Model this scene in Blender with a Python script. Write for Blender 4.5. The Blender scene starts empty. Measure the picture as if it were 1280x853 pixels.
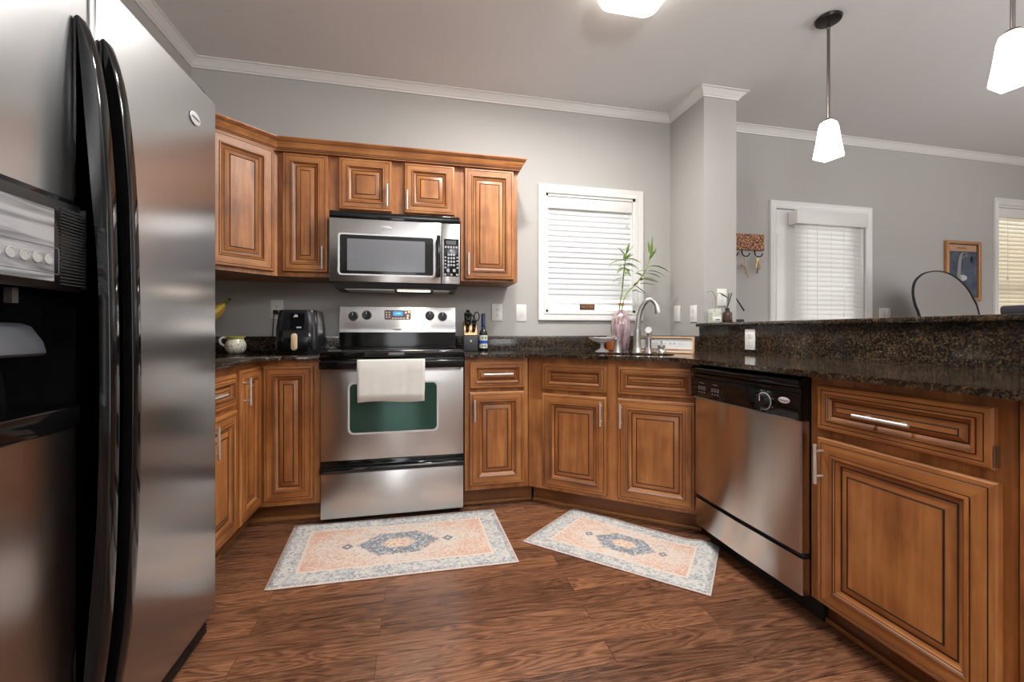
import bpy, bmesh, math, random
from mathutils import Vector, Matrix
random.seed(7)
S = bpy.context.scene
COL = S.collection
PI = math.pi
R = math.radians

# ------------------------------------------------------------------ camera, world, lights, exposure
cam_d = bpy.data.cameras.new('camera'); cam = bpy.data.objects.new('camera', cam_d); COL.objects.link(cam)
cam.location = (0.1264, -3.044, 1.0175)
cam.rotation_euler = (PI/2, 0, R(-12.476))
cam_d.sensor_width = 36.0
cam_d.lens = 36.0*529.5/1280
cam_d.shift_y = -(426.5-415.03)/1280
cam_d.clip_start = 0.02
S.camera = cam
S.view_settings.view_transform = 'Standard'
S.view_settings.look = 'None'
S.view_settings.gamma = 1.0
S.view_settings.use_curve_mapping = False
S.view_settings.exposure = 0.2
S.cycles.max_bounces = 10
S.cycles.diffuse_bounces = 5
S.cycles.glossy_bounces = 5
S.cycles.transmission_bounces = 8
S.cycles.transparent_max_bounces = 12
S.cycles.sample_clamp_indirect = 6.0
S.cycles.caustics_reflective = False
S.cycles.caustics_refractive = False

W = bpy.data.worlds.new('daylight'); S.world = W; W.use_nodes = True
bgn = W.node_tree.nodes['Background']
bgn.inputs['Color'].default_value = (0.93, 0.96, 1.0, 1); bgn.inputs['Strength'].default_value = 2.6

def area(name, loc, rot, sx, sy, power, color=(1, 1, 1), shape='RECTANGLE'):
    d = bpy.data.lights.new(name, 'AREA'); d.shape = shape; d.size = sx; d.size_y = sy
    d.energy = power; d.color = color
    o = bpy.data.objects.new(name, d); COL.objects.link(o); o.location = loc; o.rotation_euler = rot
    return o
# daylight coming in through the openings of the far rooms
area('rear_door_daylight', (-0.22, -6.35, 1.25), (R(90), 0, 0), 0.62, 2.0, 6, (1.0, 0.98, 0.96))
area('side_window_daylight', (7.15, -4.6, 1.5), (R(90), 0, R(90)), 2.4, 1.7, 40, (1.0, 0.98, 0.96))
# ceiling lamps, two added fill lights, hood lamp
area('downlight_lamp', (0.63, -1.05, 2.715), (0, 0, 0), 0.14, 0.14, 24, (1.0, 0.975, 0.94), 'DISK')
area('flush_lamp', (1.16, -1.19, 2.605), (0, 0, 0), 0.26, 0.26, 22, (1.0, 0.98, 0.95))
area('added_rear_fill', (0.9, -4.4, 1.75), (R(180), 0, 0), 0.6, 0.6, 170, (0.96, 0.98, 1.0))  # unseen fill light added behind the camera, bounced off the ceiling
area('added_dining_fill', (4.6, -3.2, 1.75), (R(180), 0, 0), 0.6, 0.6, 72, (0.96, 0.98, 1.0))  # second added fill without a fixture, brightens the dining side from the ceiling
area('hood_lamp', (0.10, -0.30, 1.268), (0, 0, 0), 0.16, 0.05, 0.9, (1.0, 0.86, 0.74))

# ------------------------------------------------------------------ materials
def srgb(r, g, b):
    f = lambda c: c/12.92 if c <= 0.04045 else ((c+0.055)/1.055)**2.4
    return (f(r/255), f(g/255), f(b/255), 1)
MATS = {}
def newmat(name):
    m = bpy.data.materials.new(name); m.use_nodes = True
    nt = m.node_tree
    return m, nt, nt.nodes['Principled BSDF']
def plain(name, col, rough=0.5, metal=0.0, spec=0.5, coat=0.0, emit=None, es=0.0, trans=0.0, ior=1.45, alpha=1.0):
    if name in MATS: return MATS[name]
    m, nt, b = newmat(name)
    b.inputs['Base Color'].default_value = col
    b.inputs['Roughness'].default_value = rough
    b.inputs['Metallic'].default_value = metal
    b.inputs['Specular IOR Level'].default_value = spec
    b.inputs['Coat Weight'].default_value = coat
    b.inputs['Transmission Weight'].default_value = trans
    b.inputs['IOR'].default_value = ior
    b.inputs['Alpha'].default_value = alpha
    if emit is not None:
        b.inputs['Emission Color'].default_value = emit; b.inputs['Emission Strength'].default_value = es
    MATS[name] = m
    return m
def N(nt, t, **kw):
    n = nt.nodes.new(t)
    for k, v in kw.items(): setattr(n, k, v)
    return n
def L(nt, a, b): nt.links.new(a, b)
def ramp(nt, fac, stops, interp='LINEAR'):
    r = N(nt, 'ShaderNodeValToRGB'); cr = r.color_ramp; cr.interpolation = interp
    while len(cr.elements) < len(stops): cr.elements.new(0.5)
    for e, (p, c) in zip(cr.elements, stops): e.position = p; e.color = c
    L(nt, fac, r.inputs[0]); return r.outputs[0]
def coords(nt, scale=(1, 1, 1), rnd=True):
    tc = N(nt, 'ShaderNodeTexCoord'); mp = N(nt, 'ShaderNodeMapping'); mp.inputs['Scale'].default_value = scale
    if rnd:
        oi = N(nt, 'ShaderNodeObjectInfo'); mul = N(nt, 'ShaderNodeVectorMath', operation='MULTIPLY_ADD')
        comb = N(nt, 'ShaderNodeCombineXYZ')
        for i in range(3): L(nt, oi.outputs['Random'], comb.inputs[i])
        mul.inputs[1].default_value = (7.3, 5.1, 9.7)
        L(nt, comb.outputs[0], mul.inputs[0]); L(nt, tc.outputs['Object'], mul.inputs[2])
        L(nt, mul.outputs[0], mp.inputs['Vector'])
    else:
        L(nt, tc.outputs['Object'], mp.inputs['Vector'])
    return mp.outputs[0]
def noise(nt, vec, scale, detail=4, rough=0.55, dist=0.0):
    n = N(nt, 'ShaderNodeTexNoise'); n.inputs['Scale'].default_value = scale; n.inputs['Detail'].default_value = detail
    n.inputs['Roughness'].default_value = rough; n.inputs['Distortion'].default_value = dist
    if vec is not None: L(nt, vec, n.inputs['Vector'])
    return n.outputs['Fac']
def mixc(nt, fac, a, b, mode='MIX'):
    m = N(nt, 'ShaderNodeMix', data_type='RGBA', blend_type=mode)
    for sock, v in ((m.inputs[0], fac), (m.inputs[6], a), (m.inputs[7], b)):
        if hasattr(v, 'node'): L(nt, v, sock)
        else: sock.default_value = v
    return m.outputs[2]
def mth(nt, op, a, b=None, c=None):
    m = N(nt, 'ShaderNodeMath', operation=op)
    for i, v in enumerate((a, b, c)):
        if v is None: continue
        if hasattr(v, 'node'): L(nt, v, m.inputs[i])
        else: m.inputs[i].default_value = v
    return m.outputs[0]

def wood(name, scale, dark=srgb(112, 64, 31), mid=srgb(158, 99, 51), light=srgb(188, 128, 72), rough=0.42):
    if name in MATS: return MATS[name]
    m, nt, b = newmat(name)
    v = coords(nt, scale)
    g = noise(nt, v, 1.0, 5, 0.6, 0.4)
    blot = noise(nt, coords(nt, (1, 1, 1)), 6.0, 3, 0.5)
    f = mth(nt, 'ADD', mth(nt, 'MULTIPLY', g, 0.6), mth(nt, 'MULTIPLY', blot, 0.4))
    L(nt, ramp(nt, f, [(0.32, dark), (0.5, mid), (0.66, light)]), b.inputs['Base Color'])
    b.inputs['Roughness'].default_value = rough
    b.inputs['Coat Weight'].default_value = 0.05; b.inputs['Coat Roughness'].default_value = 0.3
    MATS[name] = m; return m
WV = wood('cabinet_maple_upright', (26, 26, 2.2))
WH = wood('cabinet_maple_level', (2.2, 26, 26))
GLZ = plain('cabinet_glaze', srgb(58, 32, 14), 0.4)
GLZ2 = plain('cabinet_glaze_soft', srgb(112, 62, 26), 0.4)
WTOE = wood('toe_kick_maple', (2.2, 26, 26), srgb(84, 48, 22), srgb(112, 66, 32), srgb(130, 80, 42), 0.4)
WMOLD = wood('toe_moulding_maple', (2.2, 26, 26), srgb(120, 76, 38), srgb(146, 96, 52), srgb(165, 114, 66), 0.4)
WOOD_STILE = wood('stile_maple', (26, 26, 2.2), srgb(150, 92, 44), srgb(184, 120, 62), srgb(204, 144, 84))

def granite(name):
    m, nt, b = newmat(name)
    v = coords(nt, (1, 1, 1), False)
    vo = N(nt, 'ShaderNodeTexVoronoi'); vo.inputs['Scale'].default_value = 170; L(nt, v, vo.inputs['Vector'])
    vo2 = N(nt, 'ShaderNodeTexVoronoi'); vo2.inputs['Scale'].default_value = 75; L(nt, v, vo2.inputs['Vector'])
    sep = N(nt, 'ShaderNodeSeparateColor'); L(nt, vo.outputs['Color'], sep.inputs[0])
    sep2 = N(nt, 'ShaderNodeSeparateColor'); L(nt, vo2.outputs['Color'], sep2.inputs[0])
    big = noise(nt, v, 9, 4, 0.6)
    f = mth(nt, 'ADD', mth(nt, 'MULTIPLY', sep.outputs[0], 0.55), mth(nt, 'MULTIPLY', sep2.outputs[0], 0.3))
    f = mth(nt, 'ADD', f, mth(nt, 'MULTIPLY', mth(nt, 'SUBTRACT', big, 0.5), 0.55))
    c = ramp(nt, f, [(0.0, srgb(22, 19, 16)), (0.36, srgb(38, 32, 27)), (0.52, srgb(56, 45, 35)), (0.70, srgb(78, 63, 46)), (0.86, srgb(104, 88, 66)), (0.97, srgb(150, 140, 124))])
    L(nt, c, b.inputs['Base Color'])
    b.inputs['Roughness'].default_value = 0.09
    b.inputs['Specular IOR Level'].default_value = 0.55
    return m
GRAN = granite('brown_speckled_granite')

def steel(name, base, rough, aniso, rot, scale):
    m, nt, b = newmat(name)
    b.inputs['Metallic'].default_value = 1.0
    v = coords(nt, scale, False)
    n = noise(nt, v, 1.0, 3, 0.6)
    c = mixc(nt, n, tuple(x*0.985 for x in base[:3])+(1,), tuple(min(1, x*1.015) for x in base[:3])+(1,))
    L(nt, c, b.inputs['Base Color'])
    L(nt, mth(nt, 'ADD', mth(nt, 'MULTIPLY', n, 0.012), rough-0.006), b.inputs['Roughness'])
    b.inputs['Anisotropic'].default_value = aniso
    b.inputs['Anisotropic Rotation'].default_value = rot
    t = N(nt, 'ShaderNodeTangent', direction_type='RADIAL', axis='Z'); L(nt, t.outputs[0], b.inputs['Tangent'])
    return m
STEEL = steel('brushed_steel_level', (0.60, 0.59, 0.58), 0.30, 0.75, 0.25, (3, 3, 400))
STEELD = steel('brushed_steel_dishwasher', (0.60, 0.57, 0.54), 0.24, 0.85, 0.25, (3, 3, 400))
STEELF = steel('brushed_steel_fridge', (0.47, 0.47, 0.475), 0.25, 0.7, 0.0, (700, 700, 4))
CHROME = plain('satin_nickel', (0.55, 0.53, 0.50, 1), 0.28, 1.0)
NICK = plain('pull_nickel', (0.66, 0.64, 0.61, 1), 0.42, 0.65)
BADGE = plain('badge_silver', (0.72, 0.72, 0.72, 1), 0.35, 0.35)
BLKG = plain('black_gloss', srgb(14, 14, 15), 0.08)
BLKS = plain('black_satin', srgb(20, 20, 21), 0.28)
BLKM = plain('black_matte', srgb(24, 24, 25), 0.6)
GREYD = plain('dark_grey', srgb(62, 62, 64), 0.5)
GREYP = plain('grey_plastic', srgb(96, 97, 99), 0.35)
OVENG = plain('oven_glass', srgb(46, 84, 74), 0.08, 0.5, 0.8)
CERAM = plain('ceramic_cooktop_black', srgb(10, 11, 13), 0.05, 0.0, 0.6)
WHITE = plain('white_trim_paint', srgb(226, 225, 222), 0.35)
WPLATE = plain('white_plate_plastic', srgb(228, 226, 222), 0.3)
SLOT = plain('slot_dark', srgb(50, 48, 46), 0.6)
def paint(name, col, rough=0.75):
    m, nt, b = newmat(name)
    v = coords(nt, (1, 1, 1), False)
    n = noise(nt, v, 1.2, 3, 0.5)
    L(nt, mixc(nt, n, tuple(x*0.97 for x in col[:3])+(1,), tuple(x*1.03 for x in col[:3])+(1,)), b.inputs['Base Color'])
    b.inputs['Roughness'].default_value = rough
    bp = N(nt, 'ShaderNodeBump'); bp.inputs['Strength'].default_value = 0.04; bp.inputs['Distance'].default_value = 0.004
    L(nt, noise(nt, v, 140, 2, 0.5), bp.inputs['Height']); L(nt, bp.outputs[0], b.inputs['Normal'])
    return m
WALL = paint('greige_wall_paint', srgb(178, 175.5, 171.5))
CEIL = paint('ceiling_paint', srgb(226, 226, 226), 0.85)

def floor_mat():
    m, nt, b = newmat('oak_plank_floor')
    tc = N(nt, 'ShaderNodeTexCoord')
    br = N(nt, 'ShaderNodeTexBrick'); br.offset = 0.37; br.offset_frequency = 2; br.squash = 1.0
    br.inputs['Scale'].default_value = 1.0
    br.inputs['Mortar Size'].default_value = 0.0011; br.inputs['Mortar Smooth'].default_value = 0.3
    br.inputs['Brick Width'].default_value = 1.15; br.inputs['Row Height'].default_value = 0.092
    br.inputs['Color1'].default_value = (0, 0, 0, 1); br.inputs['Color2'].default_value = (1, 1, 1, 1)
    br.inputs['Mortar'].default_value = (0.5, 0.5, 0.5, 1)
    L(nt, tc.outputs['Object'], br.inputs['Vector'])
    sep = N(nt, 'ShaderNodeSeparateColor'); L(nt, br.outputs['Color'], sep.inputs[0]); pid = sep.outputs[0]
    off = N(nt, 'ShaderNodeVectorMath', operation='MULTIPLY_ADD'); comb = N(nt, 'ShaderNodeCombineXYZ')
    L(nt, pid, comb.inputs[0]); L(nt, pid, comb.inputs[1]); L(nt, pid, comb.inputs[2])
    off.inputs[1].default_value = (37, 23, 11); L(nt, comb.outputs[0], off.inputs[0]); L(nt, tc.outputs['Object'], off.inputs[2])
    mp = N(nt, 'ShaderNodeMapping'); mp.inputs['Scale'].default_value = (1.3, 10, 1); L(nt, off.outputs[0], mp.inputs['Vector'])
    mp2 = N(nt, 'ShaderNodeMapping'); mp2.inputs['Scale'].default_value = (5, 210, 1); L(nt, off.outputs[0], mp2.inputs['Vector'])
    big = noise(nt, mp.outputs[0], 1.1, 3, 0.5, 0.6)
    rings = mth(nt, 'FRACT', mth(nt, 'MULTIPLY', big, 17.0))
    rings = mth(nt, 'ABSOLUTE', mth(nt, 'SUBTRACT', mth(nt, 'MULTIPLY', rings, 2.0), 1.0))
    fine = noise(nt, mp2.outputs[0], 1.0, 4, 0.65)
    f = mth(nt, 'ADD', mth(nt, 'MULTIPLY', rings, 0.38), mth(nt, 'MULTIPLY', fine, 0.54))
    grain = ramp(nt, f, [(0.2, srgb(70, 44, 31)), (0.42, srgb(114, 76, 54)), (0.72, srgb(146, 102, 75))])
    tone = ramp(nt, pid, [(0.0, (0.62, 0.60, 0.60, 1)), (0.35, (0.86, 0.84, 0.82, 1)), (0.7, (1.03, 1.0, 0.96, 1)), (1.0, (1.28, 1.24, 1.14, 1))])
    c = mixc(nt, 1.0, grain, tone, 'MULTIPLY')
    c = mixc(nt, br.outputs['Fac'], c, srgb(34, 20, 14))
    L(nt, c, b.inputs['Base Color'])
    L(nt, mth(nt, 'ADD', mth(nt, 'MULTIPLY', fine, 0.16), 0.2), b.inputs['Roughness'])
    bp = N(nt, 'ShaderNodeBump'); bp.inputs['Strength'].default_value = 0.12; bp.inputs['Distance'].default_value = 0.002
    L(nt, mth(nt, 'SUBTRACT', fine, br.outputs['Fac']), bp.inputs['Height']); L(nt, bp.outputs[0], b.inputs['Normal'])
    return m
FLOOR = floor_mat()

def rug_mat(name, hx, hy):
    m, nt, b = newmat(name)
    uv = N(nt, 'ShaderNodeTexCoord')
    mp = N(nt, 'ShaderNodeMapping'); mp.inputs['Location'].default_value = (-hx, -hy, 0); mp.inputs['Scale'].default_value = (2*hx, 2*hy, 1)
    L(nt, uv.outputs['UV'], mp.inputs['Vector']); P = mp.outputs[0]
    s = N(nt, 'ShaderNodeSeparateXYZ'); L(nt, P, s.inputs[0])
    ax = mth(nt, 'ABSOLUTE', s.outputs[0]); ay = mth(nt, 'ABSOLUTE', s.outputs[1])
    e = mth(nt, 'MINIMUM', mth(nt, 'SUBTRACT', hx, ax), mth(nt, 'SUBTRACT', hy, ay))
    vo = N(nt, 'ShaderNodeTexVoronoi'); vo.inputs['Scale'].default_value = 95; L(nt, P, vo.inputs['Vector'])
    sc = N(nt, 'ShaderNodeSeparateColor'); L(nt, vo.outputs['Color'], sc.inputs[0]); cell = sc.outputs[0]
    vo3 = N(nt, 'ShaderNodeTexVoronoi'); vo3.inputs['Scale'].default_value = 190; L(nt, P, vo3.inputs['Vector'])
    sc3 = N(nt, 'ShaderNodeSeparateColor'); L(nt, vo3.outputs['Color'], sc3.inputs[0]); cell3 = sc3.outputs[1]
    blot = noise(nt, P, 9, 4, 0.6)
    cream = srgb(222, 205, 190)
    # inner field: cream and peach blossoms
    ff = mth(nt, 'ADD', mth(nt, 'MULTIPLY', cell3, 0.5), mth(nt, 'MULTIPLY', blot, 0.75))
    far = mth(nt, 'ADD', mth(nt, 'MULTIPLY', ax, 0.45/hx), mth(nt, 'MULTIPLY', ay, 0.45/hy))
    ff2 = mth(nt, 'ADD', mth(nt, 'SUBTRACT', ff, 0.40), mth(nt, 'MULTIPLY', far, 0.85))
    field = ramp(nt, ff2, [(0.3, srgb(216, 208, 198)), (0.48, srgb(224, 205, 188)), (0.62, srgb(218, 182, 158)), (0.74, srgb(214, 168, 144)), (0.88, srgb(208, 148, 122))])
    specks = mth(nt, 'LESS_THAN', cell, 0.12)
    field = mixc(nt, mth(nt, 'MULTIPLY', specks, 0.4), field, srgb(140, 148, 152))
    # medallion: pointed hexagon with a pale heart
    dd = mth(nt, 'MAXIMUM', mth(nt, 'DIVIDE', ay, hy*0.36), mth(nt, 'ADD', mth(nt, 'DIVIDE', ax, hx*0.36), mth(nt, 'DIVIDE', ay, hy*0.70)))
    dd = mth(nt, 'ADD', dd, mth(nt, 'MULTIPLY', mth(nt, 'SUBTRACT', cell3, 0.5), 0.14))
    med = ramp(nt, mth(nt, 'ADD', mth(nt, 'MULTIPLY', cell, 0.6), mth(nt, 'MULTIPLY', cell3, 0.4)), [(0.25, srgb(84, 92, 106)), (0.55, srgb(130, 138, 148)), (0.8, srgb(192, 194, 196))])
    heart = ramp(nt, cell, [(0.2, srgb(226, 190, 160)), (0.6, srgb(226, 210, 190)), (0.9, srgb(200, 150, 125))])
    c = mixc(nt, mth(nt, 'LESS_THAN', dd, 1.0), field, med)
    c = mixc(nt, mth(nt, 'LESS_THAN', dd, 0.42), c, heart)
    # small pendants either side of the medallion
    px = mth(nt, 'ABSOLUTE', mth(nt, 'SUBTRACT', ax, hx*0.45))
    pd = mth(nt, 'ADD', mth(nt, 'DIVIDE', px, hx*0.055), mth(nt, 'DIVIDE', ay, hy*0.1))
    c = mixc(nt, mth(nt, 'MULTIPLY', mth(nt, 'LESS_THAN', pd, 1.0), mth(nt, 'GREATER_THAN', pd, 0.35)), c, srgb(104, 112, 126))
    # border
    bf = mth(nt, 'ADD', mth(nt, 'MULTIPLY', cell, 0.55), mth(nt, 'MULTIPLY', blot, 0.6))
    bord = ramp(nt, bf, [(0.25, srgb(124, 134, 142)), (0.42, srgb(162, 168, 170)), (0.6, srgb(196, 197, 194)), (0.8, srgb(212, 204, 196))])
    c = mixc(nt, mth(nt, 'LESS_THAN', e, 0.104), c, srgb(224, 206, 190))
    c = mixc(nt, mth(nt, 'LESS_THAN', e, 0.094), c, bord)
    edge = mth(nt, 'MULTIPLY', mth(nt, 'LESS_THAN', e, 0.026), mth(nt, 'LESS_THAN', cell3, 0.55))
    c = mixc(nt, mth(nt, 'MULTIPLY', edge, 0.75), c, srgb(108, 112, 120))
    c = mixc(nt, mth(nt, 'LESS_THAN', e, 0.007), c, srgb(222, 200, 188))
    c = mixc(nt, 0.18, c, srgb(216, 206, 198))
    L(nt, c, b.inputs['Base Color'])
    b.inputs['Roughness'].default_value = 0.9
    b.inputs['Specular IOR Level'].default_value = 0.2
    return m

def blind_mat(name, col, tr):
    m, nt, b = newmat(name)
    b.inputs['Base Color'].default_value = col; b.inputs['Roughness'].default_value = 0.5
    tl = N(nt, 'ShaderNodeBsdfTranslucent'); tl.inputs['Color'].default_value = col
    mx = N(nt, 'ShaderNodeMixShader'); mx.inputs[0].default_value = tr
    L(nt, b.outputs[0], mx.inputs[1]); L(nt, tl.outputs[0], mx.inputs[2])
    L(nt, mx.outputs[0], nt.nodes['Material Output'].inputs['Surface'])
    return m
SLATK = blind_mat('white_blind_slat', srgb(228, 228, 228), 0.16)
SLATW = blind_mat('white_door_blind_slat', srgb(236, 235, 232), 0.5)
SLATC = blind_mat('cream_blind_slat', srgb(236, 229, 214), 0.45)
GLASS = plain('clear_glass', (1, 1, 1, 1), 0.02, 0.0, 0.5, trans=1.0, ior=1.45)
PANE = plain('window_pane', (0.9, 0.93, 0.95, 1), 0.02, 0.0, 0.5, alpha=0.07)

# ------------------------------------------------------------------ geometry helpers
class B:
    def __init__(self): self.bm = bmesh.new()
    def box(self, x0, x1, y0, y1, z0, z1, mi=0, bev=0.0, seg=2):
        bm = self.bm
        vs = [bm.verts.new((x, y, z)) for x in (x0, x1) for y in (y0, y1) for z in (z0, z1)]
        q = [(0, 1, 3, 2), (4, 6, 7, 5), (0, 4, 5, 1), (2, 3, 7, 6), (0, 2, 6, 4), (1, 5, 7, 3)]
        fs = [bm.faces.new([vs[i] for i in f]) for f in q]
        for f in fs: f.material_index = mi
        if bev > 0:
            es = list({e for f in fs for e in f.edges})
            r = bmesh.ops.bevel(bm, geom=es, offset=bev, segments=seg, affect='EDGES', profile=0.5)
            for f in r['faces']: f.material_index = mi
        return self
    def prism(self, poly, z0, z1, mi=0, holes=(), bev=0.0, axis='z'):
        """polygon in the plane across `axis`, extruded z0..z1"""
        def P(a, b, c):
            return {'z': (a, b, c), 'x': (c, a, b), 'y': (a, c, b)}[axis]
        bm = self.bm
        loops = [poly]+list(holes)
        edges = []
        lo = []
        for lp in loops:
            vs = [bm.verts.new(P(a, b, z0)) for a, b in lp]; lo.append(vs)
            edges += [bm.edges.new((vs[i], vs[(i+1) % len(vs)])) for i in range(len(vs))]
        if holes:
            r = bmesh.ops.triangle_fill(bm, edges=edges, use_beauty=True)
            base = [g for g in r['geom'] if isinstance(g, bmesh.types.BMFace)]
        else:
            base = [bm.faces.new(lo[0])]
        ex = bmesh.ops.extrude_face_region(bm, geom=base)
        nv = [g for g in ex['geom'] if isinstance(g, bmesh.types.BMVert)]
        d = Vector(P(0, 0, z1-z0))
        bmesh.ops.translate(bm, verts=nv, vec=d)
        allv = set(nv) | {v for l in lo for v in l}
        fs = [f for f in bm.faces if all(v in allv for v in f.verts)]
        for f in fs: f.material_index = mi
        bmesh.ops.recalc_face_normals(bm, faces=fs)
        if bev > 0:
            es = [e for e in {e for f in fs for e in f.edges} if len(e.link_faces) == 2 and e.calc_face_angle(0) > 0.6]
            r = bmesh.ops.bevel(bm, geom=es, offset=bev, segments=2, affect='EDGES', profile=0.5)
            for f in r['faces']: f.material_index = mi
        return self
    def lathe(self, prof, c=(0, 0, 0), n=24, mi=0, axis='z', mod=None):
        bm = self.bm; rings = []
        for r, h in prof:
            ring = []
            for i in range(n):
                a = 2*PI*i/n
                rr = r*(mod(a, h) if mod else 1.0)
                p = {'z': (rr*math.cos(a), rr*math.sin(a), h), 'y': (rr*math.cos(a), h, rr*math.sin(a)), 'x': (h, rr*math.cos(a), rr*math.sin(a))}[axis]
                ring.append(bm.verts.new((c[0]+p[0], c[1]+p[1], c[2]+p[2])))
            rings.append(ring)
        fs = []
        for a, b_ in zip(rings, rings[1:]):
            for i in range(n):
                fs.append(bm.faces.new((a[i], a[(i+1) % n], b_[(i+1) % n], b_[i])))
        if prof[0][0] > 1e-6: fs.append(bm.faces.new(rings[0][::-1]))
        if prof[-1][0] > 1e-6: fs.append(bm.faces.new(rings[-1]))
        for f in fs: f.material_index = mi
        bmesh.ops.recalc_face_normals(bm, faces=fs)
        return self
    def tube(self, pts, r, n=10, mi=0, flat=1.0):
        """r: one radius or one per point"""
        bm = self.bm; pts = [Vector(p) for p in pts]
        rs = r if isinstance(r, (list, tuple)) else [r]*len(pts)
        rings = []; up = None
        for i, p in enumerate(pts):
            t = (pts[min(i+1, len(pts)-1)]-pts[max(i-1, 0)]).normalized()
            if up is None: up = Vector((0, 0, 1)) if abs(t.z) < 0.9 else Vector((1, 0, 0))
            a = t.cross(up)
            if a.length < 1e-4: a = t.cross(Vector((0, 1, 0)))
            a.normalize(); b_ = a.cross(t).normalized(); up = b_
            rings.append([bm.verts.new(p+rs[i]*(math.cos(2*PI*k/n)*a+flat*math.sin(2*PI*k/n)*b_)) for k in range(n)])
        fs = []
        for a, b_ in zip(rings, rings[1:]):
            for k in range(n): fs.append(bm.faces.new((a[k], a[(k+1) % n], b_[(k+1) % n], b_[k])))
        fs.append(bm.faces.new(rings[0][::-1])); fs.append(bm.faces.new(rings[-1]))
        for f in fs: f.material_index = mi
        bmesh.ops.recalc_face_normals(bm, faces=fs)
        return self
    def sweep(self, path, prof, mi=0, side=1, mis=None):
        """profile [(out, z)] swept with mitres along a 2D path; out goes to the right-hand side of travel when side=1"""
        bm = self.bm; pv = [Vector((p[0], p[1])) for p in path]; rings = []
        for i, p in enumerate(pv):
            d0 = (p-pv[i-1]).normalized() if i > 0 else None
            d1 = (pv[i+1]-p).normalized() if i < len(pv)-1 else None
            d0 = d0 or d1; d1 = d1 or d0
            n0 = Vector((d0.y, -d0.x))*side; n1 = Vector((d1.y, -d1.x))*side
            nm = (n0+n1).normalized(); k = 1/max(0.3, nm.dot(n0))
            rings.append([bm.verts.new((p.x+nm.x*k*o, p.y+nm.y*k*o, z)) for o, z in prof])
        fs = []; n = len(prof)
        for a, b_ in zip(rings, rings[1:]):
            for k in range(n): fs.append(bm.faces.new((a[k], a[(k+1) % n], b_[(k+1) % n], b_[k])))
        caps = [bm.faces.new(rings[0]), bm.faces.new(rings[-1][::-1])]
        for q, f in enumerate(fs): f.material_index = mis[q % n] if mis else mi
        for f in caps: f.material_index = mi
        fs += caps
        bmesh.ops.recalc_face_normals(bm, faces=fs)
        return self
    def sphere(self, c, r, mi=0, sc=(1, 1, 1), u=16, v=10):
        mat = Matrix.Translation(c) @ Matrix.Diagonal((sc[0], sc[1], sc[2], 1))
        res = bmesh.ops.create_uvsphere(self.bm, u_segments=u, v_segments=v, radius=r, matrix=mat)
        for f in {f for vv in res['verts'] for f in vv.link_faces}: f.material_index = mi
        return self
    def quad(self, pts, mi=0):
        f = self.bm.faces.new([self.bm.verts.new(p) for p in pts]); f.material_index = mi; return self
    def rot(self, ang, axis, c=(0, 0, 0)):
        bmesh.ops.rotate(self.bm, verts=self.bm.verts[:], cent=c, matrix=Matrix.Rotation(ang, 3, axis)); return self
    def move(self, v):
        bmesh.ops.translate(self.bm, verts=self.bm.verts[:], vec=v); return self
    def build(self, name, mats, parent=None, loc=(0, 0, 0), rz=0.0, smooth=True, rot=None):
        me = bpy.data.meshes.new(name); self.bm.to_mesh(me); self.bm.free()
        if not isinstance(mats, (list, tuple)): mats = [mats]
        for m in mats: me.materials.append(m)
        if smooth:
            me.polygons.foreach_set('use_smooth', [True]*len(me.polygons)); me.set_sharp_from_angle(angle=R(32))
        o = bpy.data.objects.new(name, me); COL.objects.link(o)
        o.location = loc; o.rotation_euler = rot if rot else (0, 0, rz)
        if parent: o.parent = parent
        return o

def tag(o, label, cat, group=None):
    o['label'] = label; o['category'] = cat
    if group: o['group'] = group
    return o
def thing(name, label, cat, loc=(0, 0, 0), rz=0.0, group=None):
    o = bpy.data.objects.new(name, None); COL.objects.link(o); o.empty_display_size = 0.05
    o.location = loc; o.rotation_euler = (0, 0, rz)
    return tag(o, label, cat, group)
def struct(o):
    o['kind'] = 'structure'; return o
def lettering(name, body, size, mat, parent, loc, rot, extrude=0.0004, align='CENTER'):
    c = bpy.data.curves.new(name, 'FONT'); c.body = body; c.size = size; c.extrude = extrude
    c.align_x = align; c.align_y = 'CENTER'; c.materials.append(mat)
    tmp = bpy.data.objects.new(name+'_curve', c); COL.objects.link(tmp)
    me = bpy.data.meshes.new_from_object(tmp); bpy.data.objects.remove(tmp); me.name = name
    o = bpy.data.objects.new(name, me); COL.objects.link(o); o.location = loc; o.rotation_euler = rot
    if parent: o.parent = parent
    return o
def rrect(x0, x1, z0, z1, r, n=5):
    pts = []
    for cx, cz, a0 in ((x1-r, z1-r, 0), (x0+r, z1-r, 90), (x0+r, z0+r, 180), (x1-r, z0+r, 270)):
        for i in range(n+1):
            a = R(a0+90*i/n); pts.append((cx+r*math.cos(a), cz+r*math.sin(a)))
    return pts
def oval(cx, cz, a, b_, n=28): return [(cx+a*math.cos(2*PI*i/n), cz+b_*math.sin(2*PI*i/n)) for i in range(n)]
def chain(pts, m=6):
    """smooth Catmull-Rom through points"""
    P = [Vector(p) for p in pts]; out = []
    for i in range(len(P)-1):
        p0 = P[max(i-1, 0)]; p1 = P[i]; p2 = P[i+1]; p3 = P[min(i+2, len(P)-1)]
        for k in range(m):
            t = k/m
            out.append(0.5*((2*p1)+(p2-p0)*t+(2*p0-5*p1+4*p2-p3)*t*t+(3*p1-p0-3*p2+p3)*t**3))
    out.append(P[-1]); return out

# ------------------------------------------------------------------ the room shell
CZ = 2.735
XL, XS0, XS1, YS = -1.272, 2.10, 2.366, -0.41
XR, YR = 7.25, -6.5
struct(B().box(XL-0.15, XR+0.15, YR-0.15, 0.15, -0.12, 0.0).build('floor', FLOOR))
struct(B().box(XL-0.15, XR+0.15, YR-0.15, 0.15, CZ, CZ+0.12).build('ceiling', CEIL))
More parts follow.
